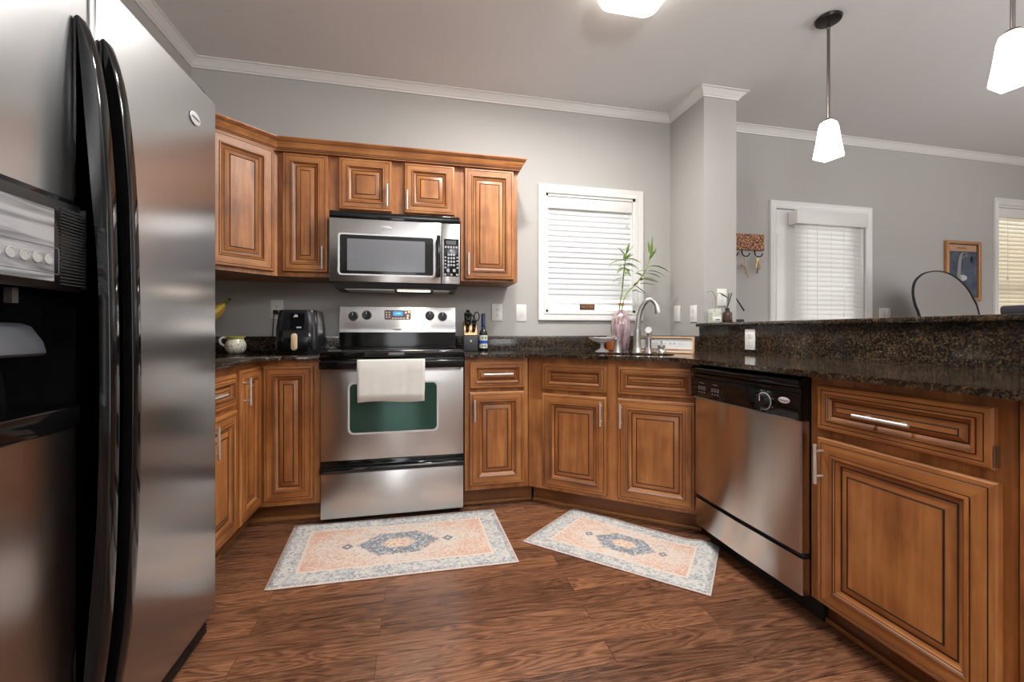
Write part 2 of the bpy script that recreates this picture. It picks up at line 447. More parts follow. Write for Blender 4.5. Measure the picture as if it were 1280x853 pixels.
# back wall with the kitchen window, the dining door and the far window
K0, K1, KZ0, KZ1 = 1.058, 1.792, 1.165, 2.06
D0, D1, DZ = 3.10, 4.06, 2.075
F0, F1, FZ0, FZ1 = 5.70, 6.75, 0.95, 2.27
struct(B().prism([(XL-0.12, 0), (D0, 0), (D0, DZ), (D1, DZ), (D1, 0), (XR+0.12, 0), (XR+0.12, CZ), (XL-0.12, CZ)], 0.0, 0.12, 0,
       holes=[[(K0, KZ0), (K1, KZ0), (K1, KZ1), (K0, KZ1)], [(F0, FZ0), (F1, FZ0), (F1, FZ1), (F0, FZ1)]], axis='y').build('wall_back', WALL, smooth=False))
struct(B().box(XL-0.12, XL, YR, 0.0, 0, CZ).build('wall_left', WALL, smooth=False))
struct(B().prism([(YR, 0), (0, 0), (0, CZ), (YR, CZ)], XR, XR+0.12, 0, holes=[[(-5.9, 0.65), (-3.3, 0.65), (-3.3, 2.35), (-5.9, 2.35)]], axis='x').build('wall_right', WALL, smooth=False))
struct(B().prism([(XL-0.12, 0), (-0.53, 0), (-0.53, 2.25), (0.09, 2.25), (0.09, 0), (XR+0.12, 0), (XR+0.12, CZ), (XL-0.12, CZ)], YR-0.12, YR, 0, axis='y').build('wall_rear', WALL, smooth=False))
struct(B().box(XS0, XS1, YS, 0.0, 0, CZ).build('wall_stub', WALL, smooth=False))
struct(B().box(2.082, 2.34, -2.95, YS-0.002, 0, 1.05).build('wall_peninsula', WALL, smooth=False))
CP = [(0.0, CZ-0.052), (0.010, CZ-0.052), (0.013, CZ-0.044), (0.020, CZ-0.040), (0.024, CZ-0.032), (0.046, CZ-0.014), (0.050, CZ-0.009), (0.060, CZ-0.006), (0.060, CZ), (0.0, CZ)]
struct(B().sweep([(XL, YR), (XL, 0), (XS0, 0), (XS0, YS), (XS1, YS), (XS1, 0), (XR, 0)], CP, side=1).build('trim_1', WHITE))
struct(B().sweep([(D1+0.07, -0.001), (F1+0.4, -0.001)], [(0, 0), (0.014, 0), (0.014, 0.09), (0.006, 0.11), (0, 0.11)], side=1).build('baseboard_back', WHITE))

def casing(name, x0, x1, z0, z1, w, parent=None, sill=True):
    """window casing as a mitred frame on the wall face (y=0), projecting to -y"""
    b = B(); bm = b.bm
    prof = [(0, 0.0), (0, -0.012), (0.012, -0.016), (0.020, -0.011), (0.034, -0.013), (w-0.012, -0.021), (w-0.003, -0.021), (w, -0.017), (w, 0.0)]
    rings = []
    for o, y in prof:
        zz0 = z0-o if sill else 0.0
        rings.append([bm.verts.new(p) for p in ((x0-o, y, zz0), (x0-o, y, z1+o), (x1+o, y, z1+o), (x1+o, y, zz0))])
    m = 4 if sill else 3
    fs = []
    for a, c in zip(rings, rings[1:]):
        for i in range(m): fs.append(bm.faces.new((a[i], a[(i+1) % 4], c[(i+1) % 4], c[i])))
    bmesh.ops.recalc_face_normals(bm, faces=fs)
    return b.build(name, WHITE, parent)
# kitchen window
w1 = struct(B().box(K0, K0+0.02, 0.0, 0.11, KZ0, KZ1).box(K1-0.02, K1, 0, 0.11, KZ0, KZ1).box(K0, K1, 0, 0.11, KZ0, KZ0+0.02).box(K0, K1, 0, 0.11, KZ1-0.02, KZ1)
     .box(K0+0.02, K1-0.02, 0.07, 0.10, 1.59, 1.63).build('window_1', WHITE))
casing('window_frame', K0, K1, KZ0, KZ1, 0.062, w1)
B().box(K0+0.02, K1-0.02, 0.083, 0.088, KZ0+0.02, KZ1-0.02).build('window_pane', PANE, w1)
# far dining window
w2 = struct(B().box(F0, F0+0.02, 0.0, 0.11, FZ0, FZ1).box(F1-0.02, F1, 0, 0.11, FZ0, FZ1).box(F0, F1, 0, 0.11, FZ0, FZ0+0.02).box(F0, F1, 0, 0.11, FZ1-0.02, FZ1)
     .box(F0+0.02, F1-0.02, 0.07, 0.10, 1.43, 1.48).build('window_2', WHITE))
casing('window_frame', F0, F1, FZ0, FZ1, 0.065, w2)
B().box(F0+0.02, F1-0.02, 0.083, 0.088, FZ0+0.02, FZ1-0.02).build('window_pane', PANE, w2)
# dining door with its glazed light
GX0, GX1, GZ0, GZ1 = 3.33, 3.84, 0.30, 1.93
d1 = struct(B().prism([(D0+0.014, 0.008), (D1-0.014, 0.008), (D1-0.014, DZ-0.012), (D0+0.014, DZ-0.012)], 0.0, 0.045, 0,
     holes=[[(GX0, GZ0), (GX1, GZ0), (GX1, GZ1), (GX0, GZ1)]], axis='y').build('door_1', WHITE, smooth=False))
mb = B()
for x in (GX0+0.17, GX0+0.34): mb.box(x-0.011, x+0.011, 0.010, 0.034, GZ0, GZ1)
for i in range(1, 5): mb.box(GX0, GX1, 0.012, 0.032, GZ0+(GZ1-GZ0)*i/5-0.011, GZ0+(GZ1-GZ0)*i/5+0.011)
mb.build('muntin', WHITE, d1)
B().box(GX0, GX1, 0.020, 0.024, GZ0, GZ1).build('door_pane', PANE, d1)
for z in (1.80, 1.05, 0.28):
    B().box(D0-0.002, D0+0.02, -0.004, 0.0, z-0.05, z+0.05).tube([(D0+0.011, -0.007, z-0.052), (D0+0.011, -0.007, z+0.052)], 0.006).build('hinge', CHROME, d1)
casing('door_frame', D0, D1, 0.0, DZ, 0.062, d1, sill=False)

# ------------------------------------------------------------------ cabinet making
def door(parent, x0, x1, z0, z1, name='door', inset=0.048, yb=-0.002, thick=0.020, k=1.0):
    b = B(); bm = b.bm; w = x1-x0; h = z1-z0
    T = yb-thick
    ring = [(0, yb, 0), (0, T+0.006, 0), (0.004, T+0.001, 0), (0.008, T, 0), (0.0150, T, 0), (0.0162, T+0.0018, 1), (0.0178, T, 1),
            (inset-0.0032, T, 0), (inset-0.0005, T, 1), (inset, T-0.004, 0), (inset+0.006*k, T-0.005, 0), (inset+0.0085*k, T-0.002, 1), (inset+0.011*k, T, 0), (inset+0.013*k, T+0.002, 1),
            (inset+0.024*k, T+0.010, 0), (inset+0.0290*k, T+0.0108, 1), (inset+0.0315*k, T+0.0095, 0), (inset+0.049*k, T+0.0025, 0), (inset+0.0510*k, T+0.0042, 1), (inset+0.0545*k, T+0.002, 1)]
    rs = [[bm.verts.new((o, y, o)), bm.verts.new((w-o, y, o)), bm.verts.new((w-o, y, h-o)), bm.verts.new((o, y, h-o))] for o, y, _ in ring]
    for i in range(len(rs)-1):
        g = ring[i+1][2]
        for s in range(4):
            f = bm.faces.new((rs[i][s], rs[i][(s+1) % 4], rs[i+1][(s+1) % 4], rs[i+1][s]))
            f.material_index = {1: 2, 2: 3}.get(g, 1 if s in (0, 2) else 0)
    f = bm.faces.new(rs[-1]); f.material_index = 0 if h > w*0.6 else 1
    bm.faces.new(rs[0][::-1])
    bmesh.ops.recalc_face_normals(bm, faces=bm.faces[:])
    return b.build(name, [WV, WH, GLZ, GLZ2], parent, (x0, 0, z0))
def pull(parent, cx, cz, ln, vert=True, front=-0.022):
    """bar pull in the door's own coordinates"""
    b = B(); h = ln/2; p = ln*0.32; y = front-0.030
    if vert:
        b.tube([(cx, y, cz-h), (cx, y, cz+h)], 0.0052, 12)
        for s in (-p, p): b.tube([(cx, front+0.002, cz+s), (cx, y, cz+s)], 0.0042, 10)
    else:
        b.tube([(cx-h, y, cz), (cx+h, y, cz)], 0.0052, 12)
        for s in (-p, p): b.tube([(cx+s, front+0.002, cz), (cx+s, y, cz)], 0.0042, 10)
    return b.build('handle', NICK, parent)
def to_local(poly, o, rz):
    c, s = math.cos(-rz), math.sin(-rz)
    return [((x-o[0])*c-(y-o[1])*s, (x-o[0])*s+(y-o[1])*c) for x, y in poly]
TOEH = 0.10
CABT = 0.866
def toe_part(parent, x0, x1, y=0.06, moulded=True):
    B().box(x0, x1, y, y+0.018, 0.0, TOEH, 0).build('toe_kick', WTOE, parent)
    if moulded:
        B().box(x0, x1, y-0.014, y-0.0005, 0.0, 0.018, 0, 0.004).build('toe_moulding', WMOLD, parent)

# --- left run cabinet with drawer, next to the refrigerator (faces +x)
c = thing('base_cabinet', 'brown base cabinet with one drawer over one door, half hidden by the refrigerator', 'cabinet', (-0.69, -1.425, 0), PI/2, 'base cabinets')
B().box(0.0, 0.522, 0.0, 0.575, TOEH, CABT).build('body', WV, c)
toe_part(c, 0.0, 0.522)
d = door(c, 0.03, 0.505, 0.690, 0.828, 'drawer', 0.032, k=0.6); pull(d, 0.2375, 0.069, 0.13, False)
d = door(c, 0.03, 0.515, 0.128, 0.665); pull(d, 0.225, 0.45, 0.13)
# --- corner cabinet with two doors folding into the inside corner
o = (-0.69, -0.90)
c = thing('corner_cabinet', 'brown corner base cabinet with two doors meeting below the air fryer', 'cabinet', (o[0], o[1], 0), 0, 'base cabinets')
poly = to_local([(-1.265, -0.90), (-0.69, -0.90), (-0.69, -0.60), (-0.387, -0.60), (-0.387, -0.006), (-1.265, -0.006)], o, 0)
B().prism(poly, TOEH, CABT).build('body', WV, c)
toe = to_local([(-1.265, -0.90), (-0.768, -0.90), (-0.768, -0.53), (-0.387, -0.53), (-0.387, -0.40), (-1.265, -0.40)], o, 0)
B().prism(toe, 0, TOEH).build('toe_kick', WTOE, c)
B().sweep([(-0.078, 0.0), (-0.078, 0.37), (0.303, 0.37)], [(0, 0), (0.014, 0), (0.013, 0.014), (0.006, 0.018), (0, 0.018)], side=1).build('toe_moulding', WMOLD, c)
dA = door(c, 0.0, 0.262, 0.118, 0.838, inset=0.046); dA.location = (0, 0.024, 0.118); dA.rotation_euler = (0, 0, PI/2)
pull(dA, 0.028, 0.62, 0.13)
dB = door(c, 0.028, 0.270, 0.130, 0.838, inset=0.046); dB.location = (0.030, 0.30, 0.130)
# --- narrow cabinet beside the range
c = thing('base_cabinet', 'narrow brown base cabinet beside the range, below the knife block', 'cabinet', (0.388, -0.60, 0), 0, 'base cabinets')
poly = to_local([(0.388, -0.60), (0.763, -0.60), (0.7665, -0.5965), (0.7665, -0.006), (0.388, -0.006)], (0.388, -0.60), 0)
B().prism(poly, TOEH, CABT).build('body', WV, c)
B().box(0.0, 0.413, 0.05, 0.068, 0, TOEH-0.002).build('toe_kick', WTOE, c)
B().box(0.0, 0.408, 0.036, 0.0495, 0, 0.018, 0, 0.004).build('toe_moulding', WMOLD, c)
d = door(c, 0.028, 0.350, 0.690, 0.845, 'drawer', 0.030, k=0.6); pull(d, 0.161, 0.083, 0.17, False)
d = door(c, 0.026, 0.349, 0.130, 0.668); pull(d, 0.026, 0.438, 0.125)
sb_ = B()
for q in (0.3575, 0.3680): sb_.box(q-0.0045, q+0.0045, -0.004, -0.0003, TOEH+0.002, CABT-0.002, 0, 0.0012)
sb_.build('fluted_stile', WOOD_STILE, c)
# --- diagonal sink cabinet
TH = -0.6661
o = (0.763, -0.600)
tx, ty = math.cos(TH), math.sin(TH)
E = (o[0]+0.93*tx, o[1]+0.93*ty)
c = thing('sink_cabinet', 'wide brown cabinet under the sink with two doors and two false drawer fronts', 'cabinet', (o[0], o[1], 0), TH, 'base cabinets')
poly = to_local([(0.7675, -0.6030), E, (E[0], -1.228), (2.054, -1.228), (2.054, -0.006), (0.7675, -0.006)], o, TH)
B().prism(poly, TOEH, 0.62).build('body', WV, c)
B().box(0.006, 0.93, 0.0005, 0.02, 0.62, CABT).build('face_frame', WV, c)
B().box(0.013, 0.945, 0.060, 0.078, 0, TOEH).build('toe_kick', WTOE, c)
B().box(0.013, 0.945, 0.045, 0.0595, 0, 0.018, 0, 0.004).build('toe_moulding', WMOLD, c)
for x0, x1, hx in ((0.100, 0.476, 0.348), (0.534, 0.917, 0.020)):
    door(c, x0, x1, 0.683, 0.832, 'drawer_front', 0.034, k=0.65)
    d = door(c, x0, x1, 0.122, 0.660); pull(d, hx, 0.450, 0.130)
# --- peninsula cabinet (faces -x)
c = thing('base_cabinet', 'brown peninsula base cabinet with a long drawer and one door beside the dishwasher', 'cabinet', (1.46, -1.832, 0), -PI/2, 'base cabinets')
B().box(0.0, 0.520, 0.0, 0.594, TOEH, CABT).build('body', WV, c)
toe_part(c, 0.0, 0.520, 0.072)
B().box(0.03, 0.20, 0.0715, 0.0717, 0.028, 0.088).build('worn_patch', plain('worn_toe_patch', srgb(120, 86, 66), 0.5), c)
d = door(c, 0.038, 0.487, 0.692, 0.840, 'drawer', 0.032, k=0.65); pull(d, 0.22, 0.072, 0.15, False)
B().box(0.4885, 0.490, -0.020, -0.002, 0.70, 0.75).build('drawer_slide', CHROME, c)
d = door(c, 0.038, 0.495, 0.110, 0.664, inset=0.052); pull(d, 0.022, 0.47, 0.13)
c = thing('end_panel', 'plain brown panel closing the peninsula at the near end', 'panel', (1.46, -2.356, 0), -PI/2, 'base cabinets')
B().box(0.0, 0.58, -0.004, 0.594, 0.0, CABT).build('panel', WV, c)
B().box(0.003, 0.58, -0.010, -0.0045, 0.0, CABT, 0, 0.002).build('stile', WV, c)

# --- wall cabinets
ZU0, ZU1 = 1.345, 2.085
UF = -0.315
def upper(label, x0, x1, z0, doors, name='wall_cabinet'):
    c = thing(name, label, 'cabinet', (x0, UF, z0), 0, 'wall cabinets')
    B().box(0, x1-x0, 0, 0.31, 0, ZU1-z0).build('body', WV, c)
    for (a, b_, za, zb, hx, hz, hl) in doors:
        d = door(c, a-x0, b_-x0, za-z0, zb-z0, inset=0.046)
        pull(d, hx-a, hz-za, hl)
    return c
upper('narrow brown wall cabinet between the angled corner cabinet and the microwave', -0.680, -0.394, ZU0, [(-0.650, -0.402, 1.372, 2.070, -0.428, 1.455, 0.135)])
upper('short two-door brown wall cabinet directly above the microwave', -0.393, 0.392, 1.730, [(-0.340, -0.033, 1.757, 2.070, -0.058, 1.850, 0.135), (0.042, 0.352, 1.757, 2.070, 0.060, 1.830, 0.12)])
upper('narrow brown wall cabinet at the window end of the row', 0.393, 0.766, ZU0, [(0.416, 0.738, 1.358, 2.070, 0.438, 1.450, 0.14)])
o = (-0.962, -0.600)
c = thing('corner_wall_cabinet', 'brown wall cabinet set across the corner beside the refrigerator', 'cabinet', (o[0], o[1], ZU0), PI/4, 'wall cabinets')
poly = to_local([(-0.962, -0.600), (-0.681, -0.319), (-0.681, -0.006), (-1.268, -0.006), (-1.268, -0.600)], o, PI/4)
B().prism(poly, 0, ZU1-ZU0).build('body', WV, c)
ww = 0.281*math.sqrt(2)
door(c, 0.028, ww-0.028, 0.022, 0.728, inset=0.056)
mp = [(0, 2.072), (0.008, 2.072), (0.009, 2.078), (0.012, 2.080), (0.016, 2.086), (0.017, 2.090), (0.022, 2.102), (0.034, 2.118), (0.035, 2.122), (0.042, 2.128), (0.048, 2.136), (0.048, 2.142), (0, 2.142)]
g = 0.004
mo = B().sweep([(-1.268, -0.606), (-0.964, -0.606), (-0.681-0.0, UF-0.024), (0.768, UF-0.024), (0.770, -0.004)], mp, side=1, mis=[0, 0, 1, 0, 1, 0, 0, 1, 0, 0, 0, 0, 0])
mo = mo.build('cabinet_crown_moulding', [WH, GLZ])
tag(mo, 'brown crown moulding along the tops of the wall cabinets', 'moulding')

# ------------------------------------------------------------------ worktops
CT0, CT1 = 0.868, 0.888
c = thing('countertop', 'dark granite worktop under the air fryer, between refrigerator and range', 'countertop', (0, 0, 0), 0, 'granite worktops')
B().prism([(-1.268, -0.004), (-1.268, -1.425), (-0.650, -1.425), (-0.650, -0.72), (-0.637, -0.672), (-0.600, -0.642), (-0.565, -0.635), (-0.385, -0.635), (-0.385, -0.004)], CT0, CT1, bev=0.003).build('slab', GRAN, c)
B().prism([(-1.268, -0.004), (-1.268, -1.425), (-1.248, -1.425), (-1.248, -0.024), (-0.385, -0.024), (-0.385, -0.004)], CT1+0.0005, CT1+0.1, bev=0.002).build('backsplash', GRAN, c)
def on_sink(s, dpt):  # point in the diagonal sink cabinet's own frame
    return (0.763+tx*s-ty*dpt, -0.600+ty*s+tx*dpt)
hole = []
for (cx, cy, a0) in ((0.80-0.06, 0.315-0.06, 0), (0.17+0.06, 0.315-0.06, 90), (0.17+0.06, 0.06+0.06, 180), (0.80-0.06, 0.06+0.06, 270)):
    for i in range(6):
        a = R(a0+18*i); hole.append(on_sink(cx+0.06*math.cos(a), cy+0.06*math.sin(a)))
c = thing('countertop', 'dark granite worktop around the sink and along the peninsula', 'countertop', (0, 0, 0), 0, 'granite worktops')
B().prism([(0.385, -0.635), (0.735, -0.635), (1.355, -1.122), (1.385, -1.155), (1.400, -1.20), (1.400, -2.95), (2.058, -2.95), (2.058, -0.414), (2.097, -0.407), (2.097, -0.004), (0.385, -0.004)],
          CT0, CT1, holes=[hole], bev=0.0).build('slab', GRAN, c)
B().prism([(0.385, -0.024), (0.385, -0.004), (2.097, -0.004), (2.097, -0.409), (2.077, -0.409), (2.077, -0.024)], CT1+0.0005, CT1+0.1, bev=0.002).build('backsplash', GRAN, c)
pb = B().box(2.059, 2.080, -2.95, -0.4145, CT1+0.0005, 1.0525).build('granite_panel', GRAN)
tag(pb, 'tall speckled granite splash panel below the raised bar', 'splashback')
bt = B().prism([(2.030, -2.95), (2.62, -2.95), (2.62, -0.16), (2.372, -0.16), (2.372, -0.413), (2.030, -0.413)], 1.053, 1.077, bev=0.005).build('bar_counter', GRAN)
tag(bt, 'raised granite bar top with rounded edge above the peninsula', 'bar counter')
# sink basin (undermount)
sk = thing('sink', 'stainless sink set under the granite in front of the faucet', 'sink', on_sink(0.485, 0.187)+(0,), TH)
b = B()
b.prism(rrect(-0.33, 0.33, -0.14, 0.14, 0.06), 0.64, 0.866, holes=[rrect(-0.322, 0.322, -0.132, 0.132, 0.055)])
b.prism(rrect(-0.33, 0.33, -0.14, 0.14, 0.06), 0.632, 0.6395)
b.build('basin', STEEL, sk)
B().lathe([(0.0, 0.6405), (0.04, 0.6405), (0.043, 0.644), (0.03, 0.645), (0.0, 0.643)]).build('drain', CHROME, sk)

# ------------------------------------------------------------------ refrigerator
XF = -0.54
rf = thing('refrigerator', 'stainless side-by-side refrigerator with black bow handles and a water dispenser', 'refrigerator', (-0.54, -1.89, 0))
def yz(p): return [(a+1.89, b_) for a, b_ in p]   # world y -> local
B().box(-0.715, -0.072, -0.45, 0.455, 0.02, 1.765, 0, 0.004).build('body', GREYD, rf)
B().box(-0.071, -0.03, -0.445, 0.45, 0.012, 0.075, 0).build('base_grille', BLKM, rf)
gb = B()
for i in range(5): gb.box(-0.029, -0.022, -0.44, 0.445, 0.018+i*0.011, 0.024+i*0.011)
gb.build('grille_slats', BLKS, rf)
def fdoor(y0, y1, name, holes=()):
    b = B(); z0, z1 = 0.082, 1.785
    b.prism([(y0, z0), (y1, z0), (y1, z1), (y0, z1)], -0.07, 0.0, 0, holes=holes, axis='x')
    if True:
        es = [e for e in b.bm.edges if abs(e.verts[0].co.x) < 1e-6 and abs(e.verts[1].co.x) < 1e-6 and all(min(abs(v.co.y-y0), abs(v.co.y-y1)) < 1e-5 or min(abs(v.co.z-z0), abs(v.co.z-z1)) < 1e-5 for v in e.verts) and len(e.link_faces) == 2 and e.calc_face_angle(0) > 0.5]
        bmesh.ops.bevel(b.bm, geom=es, offset=0.010, segments=4, affect='EDGES', profile=0.5)
    return b.build(name, STEELF, rf)
fd = fdoor(-0.094, 0.46, 'fridge_door')
DY0, DY1, DZ0, DZ1 = -0.412, -0.126, 0.838, 1.266
zd = fdoor(-0.455, -0.106, 'freezer_door', holes=[[(DY0, DZ0), (DY1, DZ0), (DY1, DZ1), (DY0, DZ1)]])
B().box(-0.068, -0.012, -0.1055, -0.0945, 0.09, 1.78).build('door_gasket', GREYP, rf)
def bow(y0, y1, parent):
    """bow handle: side profile in x-z, extruded along y"""
    out = chain([(0.0, 1.640), (0.012, 1.640), (0.034, 1.56), (0.048, 1.45), (0.058, 1.30), (0.063, 1.10), (0.065, 0.90), (0.063, 0.70), (0.058, 0.52), (0.048, 0.38), (0.032, 0.26), (0.012, 0.17), (0.0, 0.17)], 4)
    inn = chain([(0.0, 0.36), (0.006, 0.40), (0.026, 0.50), (0.036, 0.62), (0.041, 0.80), (0.041, 1.00), (0.038, 1.15), (0.028, 1.27), (0.008, 1.37), (0.0, 1.40)], 4)
    poly = [(p[0] if len(p) == 2 else p.x, p[1] if len(p) == 2 else p.y) for p in out]+[(p.x, p.y) for p in inn]
    b = B()
    b.prism(poly, y0, y1, axis='y', bev=0.0035)
    return b.build('handle', BLKG, parent, (0.0006, 0, 0))
bow(-0.152, -0.124, zd)
bow(-0.082, -0.054, fd)
# dispenser: black surround, recess, display, paddle, tray
b = B()
fr = [(DY0-0.010, DZ0-0.008), (DY1+0.012, DZ0-0.008), (DY1+0.012, DZ1+0.006), (DY0-0.010, DZ1+0.006)]
b.prism(fr, 0.0006, 0.014, 0, holes=[[(DY0+0.022, DZ0+0.035), (DY1-0.012, DZ0+0.035), (DY1-0.012, 1.096), (DY0+0.022, 1.096)]], axis='x', bev=0.003)
b.box(-0.068, -0.062, DY0+0.002, DY1-0.002, DZ0+0.002, DZ1-0.002)
b.box(-0.062, 0.0, DY1-0.010, DY1-0.002, DZ0+0.002, DZ1-0.002).box(-0.062, 0.0, DY0+0.002, DY0+0.010, DZ0+0.002, DZ1-0.002)
b.box(-0.062, 0.0, DY0+0.01, DY1-0.01, DZ0+0.002, DZ0+0.03)
dsp = b.build('dispenser', BLKG, rf)
pan = B().prism([(0.0145, 1.262), (0.022, 1.24), (0.027, 1.19), (0.025, 1.13), (0.018, 1.098), (0.0145, 1.094)], DY0-0.004, DY1-0.030, axis='y').prism([(0.0145, DY1+0.011), (0.0145, DY1-0.0305), (0.026, DY1-0.0305)], 1.100, 1.256).build('control_panel', BLKS, dsp)
scr_m, nt, pb_ = newmat('touch_panel_painted_reflection')
v = coords(nt, (1, 5, 55), False)
L(nt, ramp(nt, noise(nt, v, 1.0, 2, 0.5, 0.6), [(0.35, srgb(88, 89, 91)), (0.6, srgb(158, 159, 161))]), pb_.inputs['Base Color'])  # wavy room reflection painted into the panel's base colour
pb_.inputs['Roughness'].default_value = 0.15
B().box(0.0268, 0.0282, DY0+0.02, DY1-0.108, 1.108, 1.238).build('touch_panel', scr_m, dsp)
bt_m = plain('dispenser_button', srgb(168, 168, 166), 0.35)
for i in range(5):
    yb = DY1-0.120-i*0.024
    B().lathe([(0.0, 0.0284), (0.0095, 0.0284), (0.0095, 0.0296), (0.0080, 0.0300), (0.0076, 0.0292), (0.0, 0.0294)], (0, yb, 1.146), 20, axis='x').build('button', bt_m, dsp)
fl = B()
for (a0, a1, z0_, z1_) in ((DY0+0.01, DY1-0.098, 1.168, 1.1692), (DY0+0.01, DY1-0.098, 1.121, 1.1222), (DY1-0.0992, DY1-0.098, 1.121, 1.1692)): fl.box(0.0284, 0.0288, a0, a1, z0_, z1_)
fl.build('panel_outline', GREYP, dsp)
rb = B()
for i in range(24): rb.box(0.0266, 0.0284, DY1-0.094, DY1-0.036, 1.104+i*0.006, 1.1065+i*0.006)
rb.build('panel_ribs', BLKM, dsp)
B().box(-0.03, -0.018, DY1-0.128, DY1-0.116, 1.068, 1.095).build('water_spout', GREYP, dsp)
pd = B()
pd.prism([(-0.056, 1.030), (-0.050, 1.035), (-0.030, 1.028), (-0.012, 1.000), (-0.006, 0.978), (-0.014, 0.972), (-0.034, 0.985), (-0.056, 0.995)], DY0+0.06, DY1-0.072, axis='y', bev=0.004)
pd.build('paddle', plain('paddle_grey', srgb(78, 80, 84), 0.3), dsp)
B().prism([(-0.056, 0.98), (-0.044, 0.975), (-0.034, 0.94), (-0.030, 0.872), (-0.056, 0.872)], DY0+0.09, DY1-0.12, axis='y', bev=0.004).build('lever', BLKG, dsp)
B().box(-0.060, 0.013, DY0+0.024, DY1-0.014, DZ0+0.0305, DZ0+0.0345).build('drip_tray', BLKG, dsp)
bo = B().prism(oval(0.315, 1.668, 0.030, 0.019), 0.0005, 0.004, axis='x', bev=0.001).build('badge', BADGE, fd)
B().prism(oval(0.315, 1.668, 0.024, 0.0035), 0.0042, 0.0046, axis='x').build('badge_band', GREYP, fd)
B().box(-0.12, -0.022, 0.395, 0.452, 1.7865, 1.818, 0, 0.012).build('hinge_cover', GREYD, rf)

# ------------------------------------------------------------------ range
rg = thing('range', 'stainless electric range with black glass cooktop and four knobs', 'stove', (0, -0.60, 0))
HW = 0.377
b = B(); b.box(-HW, HW, 0.0, 0.575, 0.055, 0.86, 0); b.build('body', BLKM, rg)
B().box(-HW+0.03, HW-0.03, 0.06, 0.5, 0.0, 0.054).build('base', BLKM, rg)
B().box(-HW-0.002, HW+0.002, -0.062, 0.50, 0.878, 0.914, 0, 0.008, 3).build('cooktop', CERAM, rg)
ring_m = plain('burner_ring', srgb(52, 53, 56), 0.15)
for cx, cy, rr in ((-0.19, 0.10, 0.105), (0.19, 0.10, 0.09), (-0.19, 0.36, 0.075), (0.19, 0.36, 0.105)):
    b = B(); n = 40
    b.prism([(cx+rr*math.cos(2*PI*i/n), cy+rr*math.sin(2*PI*i/n)) for i in range(n)], 0.9141, 0.9144, holes=[[(cx+(rr-0.006)*math.cos(2*PI*i/n), cy+(rr-0.006)*math.sin(2*PI*i/n)) for i in range(n)]])
    b.build('burner', ring_m, rg)
B().box(-HW, HW, -0.054, 0.0, 0.822, 0.874, 0, 0.004).build('front_rail', BLKG, rg)
# backguard
bgd = B(); bgd.prism([(0.50, 0.9145), (0.50, 1.014), (0.594, 1.014), (0.594, 0.9145)], -HW, HW, axis='x'); bgd.build('backguard_base', BLKG, rg)
bg = B(); bg.prism([(0.492, 1.015), (0.494, 1.040), (0.505, 1.056), (0.515, 1.185), (0.522, 1.188), (0.594, 1.188), (0.594, 1.015)], -HW, HW, axis='x')
bg = bg.build('backguard', STEEL, rg)
slope = math.atan2(0.010, 0.129)
def bgp(x, z, off=0.0): return (x, 0.505+(z-1.056)*0.0775-off, z)
kd = plain('knob_black', srgb(22, 22, 24), 0.25)
for x, z in ((-0.292, 1.120), (-0.207, 1.128), (0.203, 1.128), (0.289, 1.122)):
    p = bgp(x, z)
    k = B().lathe([(0.0, 0.0), (0.030, 0.0), (0.030, -0.003), (0.027, -0.005), (0.024, -0.021), (0.021, -0.024), (0.0, -0.023)], (0, 0, 0), 28, axis='y')
    k = k.build('knob', kd, bg, (p[0], p[1]-0.0005, p[2]), rot=(-slope, 0, 0))
    B().box(-0.0035, 0.0035, -0.031, -0.0242, -0.022, 0.022, 0, 0.0015).build('knob_grip', kd, k)
    B().box(-0.0011, 0.0011, -0.0316, -0.0312, 0.004, 0.021).build('knob_pointer', BADGE, k)
    B().lathe([(0.0305, 0.0), (0.034, 0.0), (0.034, -0.0012), (0.0305, -0.0012)], (0, 0, 0), 28, axis='y').build('knob_ring', plain('knob_ring', srgb(170, 168, 165), 0.3, 0.8), k)
dsp_m = plain('range_display_panel', srgb(92, 78, 76), 0.25)
p = bgp(0, 1.131)
ds = B().prism(rrect(-0.087, 0.087, -0.032, 0.032, 0.008), -0.003, -0.0004, axis='y').build('display', dsp_m, bg, (-0.008, p[1], p[2]), rot=(-slope, 0, 0))
B().prism(rrect(-0.032, 0.034, -0.006, 0.024, 0.010), -0.0042, -0.0032, axis='y').build('screen', plain('range_screen_blue', srgb(40, 130, 200), 0.3, emit=srgb(60, 150, 220), es=0.7), ds)
lettering('clock_digits', '12:45', 0.016, plain('digit_glow', srgb(190, 230, 250), 0.4, emit=srgb(190, 230, 250), es=0.8), ds, (0.001, -0.0045, 0.010), (PI/2, 0, 0), 0.0002)
kb = B()
for i in range(5): kb.box(-0.038+i*0.018, -0.026+i*0.018, -0.0042, -0.0032, -0.027, -0.018)
for i in range(3): kb.box(-0.078, -0.068, -0.0042, -0.0032, 0.013-i*0.016, 0.021-i*0.016).box(-0.060, -0.050, -0.0042, -0.0032, 0.013-i*0.016, 0.021-i*0.016)
for x, z in ((0.052, 0.016), (0.073, 0.020), (0.066, -0.004), (0.064, -0.020)): kb.prism(oval(x, z, 0.0085, 0.008, 14), -0.0042, -0.0032, axis='y')
kb.build('keypad', plain('keypad_cream', srgb(214, 206, 192), 0.4), ds)
bo = B().prism(oval(-0.012, 1.037, 0.030, 0.008), 0.485, 0.491, axis='y', bev=0.001).build('badge', BADGE, bg)
lettering('badge_lettering', 'Whirlpool', 0.010, GREYD, bo, (-0.012, 0.4848, 1.037), (PI/2, 0, 0), 0.0002)
